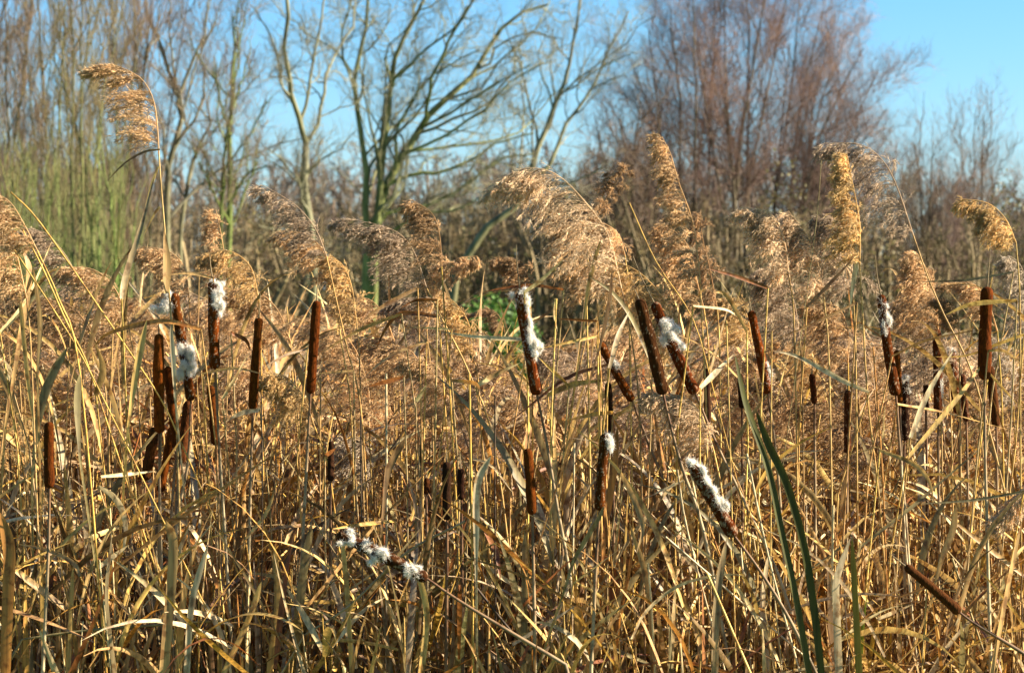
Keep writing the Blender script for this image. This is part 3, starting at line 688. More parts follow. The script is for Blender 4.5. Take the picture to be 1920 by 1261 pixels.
def reeds():
    r = np.random.default_rng(41)
    L_ = [
     ([(298, 290), (294, 225), (285, 180), (262, 145), (215, 122), (195, 122)], [(302, 350), (312, 470), (318, 560), (330, 760), (345, 1261)], 4.5, .115, 'warm', "tallest reed, its brown plume combed left against the trees at upper left", dict(dens=1.2, droop=(-1, 0, -.5), leaves=[([(297, 312), (283, 350), (268, 405)], 6, 'straw'), ([(300, 388), (290, 400), (270, 440)], 6, 'straw'), ([(300, 280), (270, 285), (235, 305), (200, 340)], 4, 'brown'), ([(312, 550), (313, 490), (308, 432)], 17, 'tan')])),
     ([(70, 470), (45, 420), (20, 380), (-10, 360)], [(110, 560), (150, 700), (200, 1261)], 4.3, .10, 'warm', "reed with a thick tan plume cut by the left edge", dict(dens=1.3, droop=(-.8, 0, -.9))),
     ([(50, 560), (30, 470), (10, 410), (-30, 380)], [(60, 700), (80, 1261)], 4.4, .09, 'warm', "lower thick plume at the left edge under the cut one", dict(dens=1.3, droop=(-.6, 0, -1))),
     ([(240, 600), (215, 540), (175, 505), (120, 500)], [(260, 760), (280, 1261)], 4.9, .10, 'warm', "arching plume left of the left cattail cluster", dict(dens=1.3, droop=(-.8, 0, -.7))),
     ([(180, 640), (150, 590), (105, 560), (40, 560)], [(200, 760), (215, 1261)], 4.8, .11, 'brown', "dark brown plume beneath the diagonal yellow stems at far left", dict(dens=1.4, droop=(-.8, 0, -.7))),
     ([(160, 560), (130, 490), (90, 440), (60, 430)], [(180, 760), (190, 1261)], 5.2, .09, 'mauve', "dull mauve plume high behind the diagonal stems at far left", dict(dens=1.2)),
     ([(355, 560), (345, 500), (315, 470), (270, 462)], [(360, 760), (365, 1261)], 5.0, .10, 'warm', "plume arching behind the fluffy cattail of the left cluster", dict(dens=1.3, droop=(-.7, 0, -.9))),
     ([(440, 560), (425, 500), (415, 440), (405, 392)], [(445, 700), (450, 1261)], 5.2, .07, 'warm', "small upright plume above the white tipped cattail", dict(dens=.8, droop=(-.7, 0, -.7))),
     ([(485, 560), (470, 500), (430, 470), (385, 475)], [(490, 700), (500, 1261)], 5.0, .085, 'gold', "golden plume arching over the white tipped cattail", dict(dens=1.1, droop=(-.5, 0, -1))),
     ([(545, 640), (520, 580), (480, 545), (430, 540)], [(560, 800), (570, 1261)], 5.1, .11, 'warm', "broad plume between the white tipped and first smooth cattails", dict(dens=1.5, droop=(-.6, 0, -.9))),
     ([(612, 480), (592, 430), (555, 385), (495, 348)], [(630, 560), (650, 650), (680, 800), (700, 1261)], 4.8, .085, 'mauve', "tall loose mauve plume high above the tall smooth cattail", dict(dens=.9, droop=(-1, 0, -.75))),
     ([(625, 520), (605, 470), (575, 440), (530, 432)], [(640, 640), (660, 800), (670, 1261)], 4.9, .09, 'warm', "warm plume hanging left just above the tall smooth cattail", dict(dens=1.1, droop=(-.9, 0, -.8))),
     ([(668, 600), (660, 540), (645, 500), (620, 478)], [(675, 700), (690, 1261)], 4.9, .07, 'gold', "narrow golden plume right of the tall smooth cattail", dict(dens=1.0, droop=(-.6, 0, -1))),
     ([(800, 540), (775, 470), (735, 430), (648, 408)], [(830, 600), (880, 700), (930, 850), (980, 1261)], 4.7, .11, 'mauve', "large mauve plume streaming left, left of centre", dict(dens=1.4, droop=(-.9, 0, -.75))),
     ([(828, 500), (824, 440), (810, 400), (772, 374)], [(832, 560), (845, 760), (858, 1000), (866, 1261)], 4.6, .08, 'brown', "straight stemmed tall reed with a hooked brown plume tip", dict(dens=.9, droop=(-.9, 0, -.8))),
     ([(800, 620), (815, 560), (850, 490), (895, 480)], [(810, 760), (820, 1261)], 4.75, .07, 'warm', "plume whose tip points right, beside the straight tall reed", dict(dens=.9, droop=(-.6, 0, -.9))),
     ([(885, 660), (880, 610), (860, 575), (830, 548)], [(900, 760), (920, 1261)], 4.9, .08, 'gold', "golden drooping plume right of the straight tall reed", dict(dens=1.0, droop=(-.5, 0, -1))),
     ([(850, 780), (840, 720), (810, 680), (765, 668)], [(860, 900), (870, 1261)], 4.7, .09, 'warm', "plume hanging at mid height below the big mauve one", dict(dens=1.3, droop=(-.7, 0, -.8))),
     ([(590, 800), (570, 745), (535, 705), (495, 700)], [(620, 900), (660, 1261)], 4.6, .085, 'gold', "sunlit gold plume between the two smooth cattails, low down", dict(dens=1.3, droop=(-.4, 0, -1))),
     ([(1165, 540), (1140, 440), (1090, 370), (1040, 325), (985, 315), (935, 340)], [(1185, 640), (1200, 800), (1210, 1261)], 4.5, .155, 'bright', "biggest pale plume of all, arching left at the centre", dict(dens=2.2, droop=(-.55, 0, -.95), spread=.45)),
     ([(1120, 560), (1110, 490), (1090, 430), (1060, 400)], [(1125, 700), (1130, 1261)], 4.6, .12, 'warm', "warm plume filling in beneath the biggest pale one", dict(dens=1.6, droop=(-.5, 0, -1))),
     ([(1105, 440), (1125, 395), (1150, 350), (1170, 318)], [(1100, 560), (1105, 800), (1110, 1261)], 4.7, .05, 'brown', "small dark plume pointing up right behind the biggest pale one", dict(dens=.8, droop=(-.3, 0, -.3), tipf=.5)),
     ([(1172, 480), (1160, 440), (1135, 420), (1100, 410)], [(1180, 600), (1190, 1261)], 4.8, .06, 'warm', "round brown plume at the right shoulder of the biggest pale one", dict(dens=1.1, droop=(-.4, 0, -1))),
     ([(994, 570), (990, 520), (975, 488), (935, 482)], [(998, 700), (1000, 1261)], 4.8, .065, 'brown', "short plume just behind the tip of the centre cattail", dict(dens=1.1, droop=(-.5, 0, -.9))),
     ([(1285, 680), (1255, 580), (1205, 515), (1150, 490), (1105, 492)], [(1310, 760), (1350, 900), (1400, 1261)], 4.65, .14, 'gold', "long arching plume curving over the thick cattail of the pair", dict(dens=1.9, droop=(-.5, 0, -.95))),
     ([(1312, 520), (1300, 420), (1272, 340), (1258, 290), (1242, 258)], [(1318, 640), (1325, 800), (1330, 1261)], 4.6, .07, 'warm', "slender tall plume with a pointed tip right of centre", dict(dens=1.2, droop=(-.7, 0, -.6))),
     ([(1320, 580), (1305, 520), (1290, 460), (1250, 420)], [(1330, 700), (1340, 1261)], 4.75, .10, 'warm', "lower wide part plume under the slender tall one", dict(dens=1.3, droop=(-.6, 0, -.8))),
     ([(1345, 580), (1330, 500), (1318, 450), (1312, 400)], [(1350, 700), (1355, 1261)], 4.9, .05, 'brown', "thin brown plume right beside the slender tall one", dict(dens=.8, droop=(-.3, 0, -.8))),
     ([(1480, 520), (1470, 450), (1445, 400), (1388, 388)], [(1490, 640), (1500, 1261)], 4.6, .09, 'bright', "rounded bright plume, first of the right hand group", dict(dens=1.4, droop=(-.5, 0, -.95))),
     ([(1545, 560), (1530, 480), (1505, 430), (1478, 395)], [(1555, 700), (1565, 1261)], 4.65, .10, 'bright', "pale ragged plume, second of the right hand group", dict(dens=1.6, droop=(-.5, 0, -1))),
     ([(1500, 640), (1490, 570), (1470, 520), (1430, 500)], [(1505, 760), (1510, 1261)], 4.8, .12, 'mauve', "wide mauve plume under the first two of the right hand group", dict(dens=1.6, droop=(-.5, 0, -1))),
     ([(1612, 500), (1612, 420), (1600, 350), (1588, 288)], [(1618, 600), (1628, 760), (1650, 950), (1672, 1261)], 4.5, .075, 'gold', "upright dense golden plume on a thick straw stem at right", dict(dens=1.7, droop=(-.75, 0, -.75), leaves=[([(1607, 487), (1600, 530), (1592, 590)], 12, 'cream')])),
     ([(1600, 560), (1595, 480), (1575, 420), (1540, 400)], [(1605, 700), (1610, 1261)], 4.65, .10, 'mauve', "mauve plume directly left of the upright golden one", dict(dens=1.4, droop=(-.4, 0, -1))),
     ([(1712, 440), (1680, 345), (1650, 295), (1610, 270), (1545, 268)], [(1740, 520), (1770, 590), (1830, 720), (1900, 1000), (1930, 1261)], 4.6, .11, 'mauve', "thin see-through plume arching highest at right", dict(dens=1.0, droop=(-.55, 0, -.95))),
     ([(1760, 640), (1755, 560), (1740, 510), (1720, 475)], [(1765, 760), (1770, 1261)], 4.75, .11, 'warm', "tan plume with a blunt peak behind the ragged topped cattail", dict(dens=1.6, droop=(-.6, 0, -.9))),
     ([(1780, 720), (1770, 640), (1740, 580), (1690, 560)], [(1785, 860), (1790, 1261)], 4.8, .13, 'mauve', "broad mauve plume between the ragged and the black cattails", dict(dens=1.8, droop=(-.5, 0, -1))),
     ([(1755, 560), (1752, 535), (1750, 505)], [(1758, 700), (1760, 1261)], 4.9, .03, 'brown', "little upright plume tip right of the blunt peaked one", dict(dens=.5, droop=(-.3, 0, -.6))),
     ([(1798, 620), (1795, 590), (1780, 565), (1760, 562)], [(1800, 760), (1805, 1261)], 4.7, .04, 'brown', "small curled brown plume left of the large right hand cattail", dict(dens=.8)),
     ([(1905, 455), (1885, 410), (1850, 380), (1792, 372)], [(1912, 560), (1913, 800), (1916, 1261)], 4.5, .07, 'gold', "hooked plume on a smooth curved stem near the right edge", dict(dens=1.2, droop=(-.6, 0, -.9))),
     ([(1870, 620), (1850, 560), (1820, 530), (1770, 530)], [(1880, 800), (1885, 1261)], 4.8, .06, 'warm', "faint plume left of the large right hand cattail", dict(dens=.8)),
     ([(1935, 640), (1930, 560), (1915, 500), (1895, 480)], [(1940, 800), (1945, 1261)], 4.7, .08, 'grey', "grey plume clipped by the right edge", dict(dens=1.2, droop=(-.4, 0, -1))),
     ([(1900, 760), (1895, 690), (1880, 640), (1850, 630)], [(1905, 900), (1910, 1261)], 4.9, .08, 'grey', "pale grey plume behind and right of the large right hand cattail", dict(dens=1.2, droop=(-.4, 0, -1))),
     ([(1590, 680), (1590, 620), (1570, 575), (1520, 565)], [(1592, 800), (1595, 1261)], 4.9, .11, 'warm', "round plume low in the right hand group, left of the ragged cattail", dict(dens=1.5, droop=(-.6, 0, -.8))),
     ([(1640, 730), (1630, 670), (1600, 630), (1560, 625)], [(1645, 860), (1650, 1261)], 5.0, .12, 'mauve', "mauve plume below the round one in the right hand group", dict(dens=1.6, droop=(-.6, 0, -.8))),
     ([(1325, 850), (1318, 790), (1285, 745), (1215, 735)], [(1330, 950), (1335, 1261)], 4.5, .095, 'bright', "bright bushy plume low down between the pair and the slanting cattail", dict(dens=1.8, droop=(-.45, 0, -.9))),
     ([(700, 900), (695, 860), (680, 830), (650, 820)], [(705, 1000), (708, 1261)], 5.0, .12, 'grey', "dull grey plume in shade above the fallen fluffy cattail", dict(dens=1.2, droop=(-.3, 0, -1))),
     ([(1950, 880), (1935, 900), (1900, 935), (1862, 975)], [(1960, 1000), (1965, 1261)], 4.4, .075, 'bright', "drooping pale plume at the lower right edge", dict(dens=1.2, droop=(-.35, 0, -1), tipf=.5, spread=.9)),
     ([(1625, 870), (1618, 830), (1600, 800), (1560, 805)], [(1630, 960), (1635, 1261)], 5.0, .06, 'mauve', "small mauve plume beneath the small far cattail", dict(dens=1.0, droop=(-.4, 0, -.8))),
     ([(950, 640), (940, 600), (920, 580), (880, 590)], [(955, 800), (960, 1261)], 6.5, .05, 'brown', "tiny far plume in front of the green gap, left of the centre cattail", dict(dens=.7)),
     ([(1100, 760), (1090, 700), (1060, 660), (1020, 650)], [(1110, 900), (1115, 1261)], 5.0, .12, 'mauve', "mauve plume right of the centre cattail, behind leaves", dict(dens=1.3, droop=(-.5, 0, -.9))),
     ([(860, 640), (840, 590), (800, 560), (740, 560)], [(880, 760), (900, 1261)], 5.2, .12, 'mauve', "mauve plume filling behind the rust red leaves left of centre", dict(dens=1.4, droop=(-.6, 0, -.8))),
     ([(740, 640), (720, 590), (690, 560), (640, 560)], [(750, 760), (760, 1261)], 5.3, .12, 'warm', "warm plume below the large mauve one, right of the tall smooth cattail", dict(dens=1.4, droop=(-.6, 0, -.8))),
     ([(1410, 640), (1400, 590), (1380, 560), (1340, 560)], [(1415, 760), (1420, 1261)], 5.2, .10, 'gold', "gold plume behind the narrow hidden cattail", dict(dens=1.2, droop=(-.5, 0, -.9))),
    ]
    for ra, st, d, L, col, lb, kw in L_:
        make_reed(ra, st, d, L, col, lb, r, **kw)
    # more plumed reeds of the same kind deeper in the bed
    vs_ = []; PK = ['warm', 'mauve', 'gold', 'warm', 'gold', 'bright', 'warm', 'brown']
    for k in range(8):
        h = 1.62
        b = np.array([0, 0, 0.]); pr = smooth(np.array([[0.02, 0, h - .22], [0.0, 0, h - .12], [-.05, 0, h - .04], [-.14, 0.01 * (k - 3), h]]) + r.normal(0, .008, (4, 3)), 12)
        sp = np.array([pr[0], [0.03, 0, 1.0], [0.01, 0, .5], [0, 0, 0]])
        ro = root("reed", (0, 0, 0), "plumed reed standing deep among look-alike plumes behind the front row", "reed", "look-alike plumed reeds deeper in the bed")
        s = MB(); s.tubes(smooth(sp, 8)[None], np.linspace(.0014, .0024, 8)[None], 5, pal(r, 1, {'straw': 1, 'tan': 2, 'grey': 1})[0] * .75); s.build("stem", M_STEM, ro)
        for j in range(3):
            lm = MB(); zt = r.uniform(.95, 1.38)
            leaf_batch(lm, np.array([[0.015, 0, zt]]), r.uniform(.2, 1.1, 1), r.uniform(0, 2 * pi, 1), r.uniform(.2, .42, 1), r.uniform(.007, .013, 1), r.uniform(.1, 1.4, 1), pal(r, 1, {'straw': 3, 'tan': 3, 'gold': 2, 'orange': 1.5, 'rust': 1, 'pale': 1}), r, N=11)
            lm.build("leaf", M_LEAF, ro)
        plume_mesh(pr, r.uniform(.11, .15), r, (-.65, 0, -.8), r.uniform(1.0, 1.4), PLC[PK[k]]).build("plume", M_PLUME, ro)
        vs_.append(ro)
    ht = lambda px: np.interp(px, [-200, 0, 200, 420, 560, 700, 860, 900, 990, 1060, 1160, 1300, 1500, 1700, 1920, 2200], [560, 540, 530, 540, 560, 590, 640, 690, 690, 620, 650, 590, 600, 620, 640, 620])
    n = 0
    for i in range(185):
        d = 4.95 + 5 * r.random() ** 1.5; px = r.uniform(-260, 2180); top = ht(px) + abs(r.normal(0, 75)) - 8
        z = W(px, top, d)[2]; x = (px - 960) / FPX * d
        rz = r.uniform(-.5, .5) + (pi if r.random() < .06 else 0)
        if i < 8: o = vs_[i]; o.location = (x, d, 0); s_ = z / 1.62; o.scale = (1, 1, s_); o.rotation_euler = (0, 0, rz)
        else:
            o = dup(vs_[i % 8], (x, d, 0), rz); s_ = z / 1.62; q = r.uniform(.85, 1.25); o.scale = (q, q, s_); o.rotation_euler = (r.normal(0, .035), r.normal(0, .055), rz)
        tone = dict(warm='tan', mauve='mauve', gold='golden', bright='pale', brown='brown')[PK[i % 8]]
        dep = 'second row' if d < 6 else ('middle row' if d < 8 else 'far row')
        o['label'] = f"{tone} {dep} reed plume " + near_ref(px, top)
reeds()

# ------------------------------------------------------------------ traced leaves
def auto_label(pts, wp, ck, strap):
    x = sum(p[0] for p in pts) / len(pts); y = sum(p[1] for p in pts) / len(pts)
    dx = abs(pts[-1][0] - pts[0][0]); dy = abs(pts[-1][1] - pts[0][1])
    sh = "upright" if dy > 2.2 * dx else ("level" if dx > 2.5 * dy else "slanting")
    if len(pts) >= 4: sh = "curving " + sh
    wd = "broad" if wp >= 12 else ("narrow" if wp <= 6 else "")
    cand = sorted(REFS, key=lambda q: math.hypot((q[0] - x), (q[1] - y)))
    for q in cand[:8]:
        ex, ey = x - q[0], y - q[1]
        rels = []
        h = "right of" if ex > 0 else "left of"; v = "below" if ey > 0 else "above"
        if abs(ex) < 60 and abs(ey) > 60: rels = [v]
        elif abs(ey) < 60: rels = [h]
        else: rels = [("below and " if ey > 0 else "above and ") + h]
        far = math.hypot(ex, ey)
        pre = "well " if far > 200 else ""
        lb = " ".join((f"{wd} {sh} {WORD[ck]} dry leaf {pre}{rels[0]} {q[2]}").split())
        if ck in ('green', 'lime'): lb = lb.replace(" dry leaf", " living leaf")
        if len(lb.split()) <= 15 and lb not in LABELS:
            LABELS.add(lb); return lb
    return lb

def leaves():
    r = np.random.default_rng(51)
    R_ = [ # with a stalk under the leaf base
     ([(400, 521), (353, 512), (303, 517)], 5, 'tan'), ([(377, 617), (313, 602), (253, 610), (200, 627), (173, 653)], 10, 'orange'),
     ([(0, 622), (50, 560), (97, 453)], 7, 'cream'), ([(-5, 630), (77, 543), (123, 487)], 7, 'cream'), ([(228, 560), (235, 520), (263, 430), (290, 330)], 12, 'grey'),
     ([(433, 623), (460, 637), (470, 657)], 8, 'rust'), ([(417, 747), (440, 710), (467, 660)], 8, 'cream'), ([(487, 768), (450, 775), (423, 790)], 12, 'cream'),
     ([(783, 540), (720, 573), (667, 610)], 9, 'brown'), ([(820, 562), (780, 563), (750, 578)], 8, 'rust'), ([(823, 593), (757, 587), (727, 610), (702, 660)], 9, 'rust'),
     ([(753, 588), (677, 617), (603, 660)], 10, 'tan'), ([(847, 617), (773, 613)], 5, 'cream'), ([(990, 634), (960, 635), (893, 631), (817, 620)], 9, 'cream'),
     ([(800, 640), (727, 670), (663, 727)], 9, 'tan'), ([(757, 707), (687, 725)], 9, 'rust'), ([(847, 713), (893, 720), (897, 745)], 8, 'orange'),
     ([(893, 723), (927, 703), (975, 680)], 13, 'cream'), ([(577, 653), (540, 663), (497, 687)], 6, 'brown'), ([(663, 695), (597, 700)], 5, 'tan'),
     ([(780, 753), (800, 720)], 10, 'cream'), ([(983, 548), (1017, 523), (1057, 485)], 9, 'cream'), ([(1057, 543), (1000, 535), (945, 540), (905, 548)], 6, 'rust'),
     ([(1223, 683), (1183, 593), (1147, 547), (1107, 520)], 9, 'olive'), ([(1043, 560), (1040, 590), (1045, 620)], 11, 'cream'), ([(1120, 602), (1047, 597)], 6, 'rust'),
     ([(1120, 630), (1013, 653)], 6, 'straw'), ([(1300, 573), (1360, 580), (1385, 595)], 5, 'cream'), ([(1440, 540), (1387, 520), (1327, 503)], 7, 'rust'),
     ([(1400, 620), (1363, 555), (1337, 547)], 8, 'tan'), ([(1027, 740), (1077, 720), (1140, 712)], 12, 'gold'), ([(1140, 683), (1060, 710), (960, 787)], 7, 'rust'),
     ([(1150, 773), (1110, 777), (1053, 790)], 9, 'gold'), ([(1313, 727), (1377, 663)], 11, 'pale'), ([(1067, 723), (1010, 670)], 6, 'straw'),
     ([(1630, 735), (1580, 713), (1500, 670), (1450, 657)], 9, 'pale'), ([(1513, 575), (1567, 520), (1603, 480)], 7, 'brown'), ([(1607, 567), (1523, 607), (1453, 637)], 6, 'brown'),
     ([(1920, 627), (1870, 645), (1807, 667), (1723, 668)], 10, 'straw'), ([(1907, 563), (1823, 570), (1773, 590)], 10, 'straw'), ([(1900, 510), (1807, 525), (1727, 528)], 5, 'olive'),
     ([(1673, 667), (1740, 637), (1840, 617)], 5, 'brown'), ([(1707, 820), (1740, 737), (1790, 653)], 12, 'pale'), ([(1683, 757), (1773, 773), (1920, 813)], 7, 'straw'),
     ([(1853, 697), (1907, 757)], 5, 'straw'), ([(1853, 657), (1883, 658), (1913, 680)], 8, 'tan'), ([(1700, 860), (1800, 740), (1850, 670)], 10, 'straw'),
     ([(189, 893), (245, 888), (290, 883)], 7, 'cream'), ([(185, 911), (217, 935), (235, 980), (231, 1037)], 16, 'pale'), ([(182, 1065), (241, 1021)], 10, 'pale'),
     ([(150, 1079), (136, 1054), (87, 1030), (31, 1019)], 9, 'tan'), ([(21, 1061), (70, 1100), (133, 1149), (175, 1190)], 15, 'tan'),
     ([(276, 1240), (227, 1173), (175, 1142)], 9, 'brown'), ([(325, 1058), (357, 977)], 9, 'cream'), ([(739, 976), (676, 983), (623, 991)], 8, 'gold'),
     ([(732, 1152), (777, 1093), (802, 1061), (840, 1070)], 7, 'tan'), ([(900, 1051), (960, 1094), (1075, 1159)], 8, 'cream'),
     ([(910, 995), (931, 1037), (938, 1086)], 12, 'rust'), ([(880, 858), (920, 872), (960, 921)], 6, 'grey'), ([(609, 855), (630, 840)], 8, 'rust'),
     ([(960, 1208), (1030, 1166), (1079, 1135)], 9, 'pale'), ([(1075, 1093), (1170, 1023)], 7, 'cream'),
     ([(1184, 1198), (1212, 1145), (1275, 1096), (1355, 1077), (1397, 1079)], 8, 'pale'), ([(1163, 886), (1187, 932), (1205, 988), (1194, 1037)], 11, 'tan'),
     ([(1142, 1152), (1152, 1086), (1142, 1051)], 16, 'rust'), ([(1222, 1247), (1150, 1215), (1089, 1184)], 10, 'olive'), ([(1282, 900), (1198, 939)], 6, 'cream'),
     ([(1650, 844), (1713, 869), (1741, 900), (1751, 939)], 9, 'tan'), ([(1920, 1079), (1839, 1016), (1772, 963)], 10, 'tan'),
     ([(1611, 1026), (1702, 956), (1755, 911), (1842, 837)], 7, 'olive'), ([(1920, 921), (1825, 937), (1727, 944)], 5, 'olive'),
     ([(1580, 1159), (1636, 1128), (1695, 1101)], 8, 'pale'), ([(1645, 1160), (1710, 1133)], 7, 'pale'), ([(623, 1211), (676, 1149), (725, 1117)], 8, 'cream'),
     ([(460, 1010), (500, 960), (520, 900)], 8, 'straw'), ([(380, 700), (440, 690), (490, 700)], 5, 'tan'), ([(180, 740), (193, 690), (177, 640)], 14, 'tan'),
     ([(15, 712), (18, 690), (0, 667)], 14, 'pale'), ([(1143, 690), (1160, 627), (1180, 583)], 10, 'grey'), ([(1410, 940), (1440, 880), (1500, 830), (1560, 800)], 8, 'gold'),
    ]
    S_ = [ # straps from the ground
     ([(60, 900), (70, 800), (90, 720), (127, 650)], 18, 'olive'), ([(328, 745), (326, 690), (320, 607)], 9, 'pale'), ([(1110, 700), (1127, 640), (1143, 560), (1148, 500)], 12, 'brown'),
     ([(1090, 640), (1105, 530), (1127, 447)], 8, 'straw'), ([(312, 1200), (325, 1030), (311, 975)], 19, 'tan'), ([(10, 1261), (14, 1135), (17, 1030), (0, 960)], 24, 'orange'),
     ([(128, 1261), (133, 1150), (137, 1061)], 10, 'straw'), ([(893, 1100), (893, 1010), (896, 907), (920, 855)], 14, 'pale'), ([(715, 1000), (725, 897), (735, 865), (760, 820)], 16, 'brown'),
     ([(560, 1150), (570, 1065), (585, 980)], 18, 'olive'), ([(1150, 1261), (1160, 1170), (1184, 1037), (1170, 970)], 13, 'orange'), ([(1128, 1100), (1135, 990), (1149, 890), (1158, 800)], 15, 'orange'),
     ([(1060, 1100), (1079, 1044), (1121, 974), (1131, 949)], 14, 'olive'), ([(981, 1261), (984, 1100), (984, 995)], 12, 'olive'), ([(1068, 1261), (1037, 1142), (991, 1016)], 11, 'olive'),
     ([(1517, 1261), (1492, 1117), (1464, 988), (1440, 876), (1400, 760), (1378, 664)], 14, 'green'), ([(1540, 1261), (1525, 1130), (1506, 1016), (1475, 907), (1440, 830), (1418, 770)], 15, 'green'),
     ([(1611, 1261), (1604, 1130), (1597, 1002)], 16, 'green'), ([(1612, 1240), (1617, 1180), (1625, 1118)], 9, 'lime'), ([(1628, 1250), (1640, 1180), (1645, 1140)], 8, 'yellow'),
     ([(1664, 1250), (1668, 1215), (1671, 1180)], 9, 'yellow'), ([(1573, 1261), (1569, 1150), (1569, 1086), (1594, 1009)], 15, 'pale'), ([(1745, 1130), (1765, 1050), (1786, 995), (1793, 946)], 13, 'tan'),
     ([(1793, 1261), (1818, 1152), (1842, 1030)], 15, 'olive'), ([(420, 1261), (470, 1150), (490, 1090)], 12, 'straw'), ([(260, 1261), (290, 1180), (345, 1100), (412, 1050)], 10, 'straw'),
     ([(1000, 1261), (1035, 1200), (1060, 1150)], 9, 'pale'), ([(790, 1261), (800, 1150), (780, 1060)], 12, 'straw'), ([(660, 1261), (650, 1100), (640, 1000)], 9, 'straw'),
     ([(1225, 1261), (1215, 1100), (1180, 980)], 10, 'tan'), ([(1340, 1261), (1345, 1120), (1362, 1010)], 14, 'grey'), ([(1440, 1261), (1430, 1130), (1440, 1040)], 12, 'pale'),
     ([(1860, 1261), (1890, 1100), (1915, 980)], 14, 'tan'), ([(215, 1261), (200, 1120), (210, 1000)], 14, 'grey'), ([(505, 1261), (520, 1130), (515, 1020)], 13, 'straw'),
     ([(350, 1261), (360, 1130), (390, 1020)], 12, 'pale'),
     ([(90, 900), (60, 770), (45, 640), (30, 480)], 8, 'straw'), ([(10, 800), (35, 650), (55, 520), (45, 470)], 14, 'tan'), ([(70, 700), (75, 600), (62, 500)], 16, 'tan'),
     ([(240, 900), (215, 760), (165, 640)], 12, 'tan'), ([(240, 800), (255, 700), (275, 600)], 13, 'straw'), ([(150, 860), (145, 760), (150, 700)], 15, 'olive')]
    for pts, wp, ck in R_:
        d = r.uniform(4.28, 4.5)
        lb = auto_label(pts, wp, ck, False)
        b = W(*pts[0], d)
        sp = smooth(np.array([b, b * [1, 1, .75] + [r.normal(0, .02), .22, 0], [b[0] + r.normal(0, .06), d + .45, 0]]), 7)
        o = root("reed_stalk", sp[-1], lb, "reed stalk", "dry stalks each holding one long leaf")
        s = MB(); s.tubes(sp[None], np.linspace(.0013, .0024, 7)[None], 5, pal(r, 1, {'straw': 2, 'tan': 2, 'grey': 1})[0]); s.build("stem", M_STEM, o)
        leaf_mb(pts, wp, d, ck, r, d2=d + r.uniform(-.08, .08)).build("leaf", M_LEAF, o)
    for pts, wp, ck in S_:
        d = r.uniform(4.2, 4.5) if ck != 'green' else 4.15
        lb = auto_label(pts, wp, ck, True)
        mb = leaf_mb(pts, wp, d, ck, r, strap=(ck not in ('lime', 'yellow')), ground=True, fold=.3)
        V = np.concatenate(mb.v); b = V[V[:, 2].argmin()].copy(); b[2] = 0
        tag(mb.build("leaf_blade", M_GREEN if ck in ('green', 'lime') else M_LEAF, org=b), lb, "leaf blade", "long strap leaves rising from the bed")
    # bare stems traced one by one
    ST = [([(20, 360), (77, 420), (207, 607), (300, 745), (340, 830)], 2.4, 'gold'), ([(15, 450), (113, 600), (160, 680), (200, 760)], 2.2, 'gold'), ([(42, 430), (80, 503), (123, 600), (160, 673), (190, 760)], 2.6, 'gold'),
          ([(412, 1163), (175, 1180), (42, 1198)], 4, 'olive'), ([(872, 977), (760, 1037), (655, 1135), (571, 1190)], 3.5, 'grey'), ([(816, 1190), (879, 998), (885, 830)], 2.2, 'gold'),
          ([(892, 1100), (960, 1185), (1023, 1253)], 4, 'dark'), ([(724, 700), (725, 950), (724, 1261)], 3.2, 'pale'), ([(880, 700), (884, 950), (888, 1261)], 2.8, 'gold'),
          ([(1077, 830), (1075, 1000), (1072, 1261)], 2.4, 'pale'), ([(1690, 870), (1700, 1050), (1722, 1261)], 3, 'pale'), ([(1562, 946), (1560, 1080), (1556, 1261)], 4, 'cream'),
          ([(1215, 1055), (1222, 1150), (1228, 1261)], 3, 'cream'), ([(1270, 880), (1290, 1000), (1360, 1261)], 3, 'pale'), ([(1637, 650), (1655, 900), (1668, 1261)], 2.4, 'orange'),
          ([(676, 780), (677, 900), (678, 975)], 2.2, 'dark'), ([(490, 740), (492, 900), (490, 1261)], 2.2, 'dark'), ([(1447, 620), (1446, 800), (1444, 1261)], 2, 'straw'),
          ([(928, 740), (928, 950), (930, 1261)], 2.4, 'dark'), ([(1362, 600), (1368, 800), (1380, 1261)], 2, 'straw'), ([(1400, 850), (1440, 1040), (1500, 1261)], 3, 'pale'),
          ([(1290, 860), (1330, 1060), (1370, 1261)], 3, 'cream'), ([(1180, 380), (1230, 490), (1300, 600), (1340, 740)], 1.6, 'gold'), ([(1540, 300), (1530, 420), (1500, 640)], 1.2, 'olive')]
    for i, (pts, wr, ck) in enumerate(ST):
        d = r.uniform(4.3, 4.5)
        sp = to_ground(path(pts, d), .6)
        lb = auto_label(pts, 6, ck, False).replace("dry leaf", "bare stem")
        g = sp[-1].copy(); g[2] = 0
        s = MB(); s.tubes(sp[None], np.full((1, len(sp)), wr * .00062), 6, np.array(PAL[ck]) * .8)
        tag(s.build("bare_reed", M_STEM, org=g), lb, "bare reed", "bare leafless stems in the bed")
leaves()

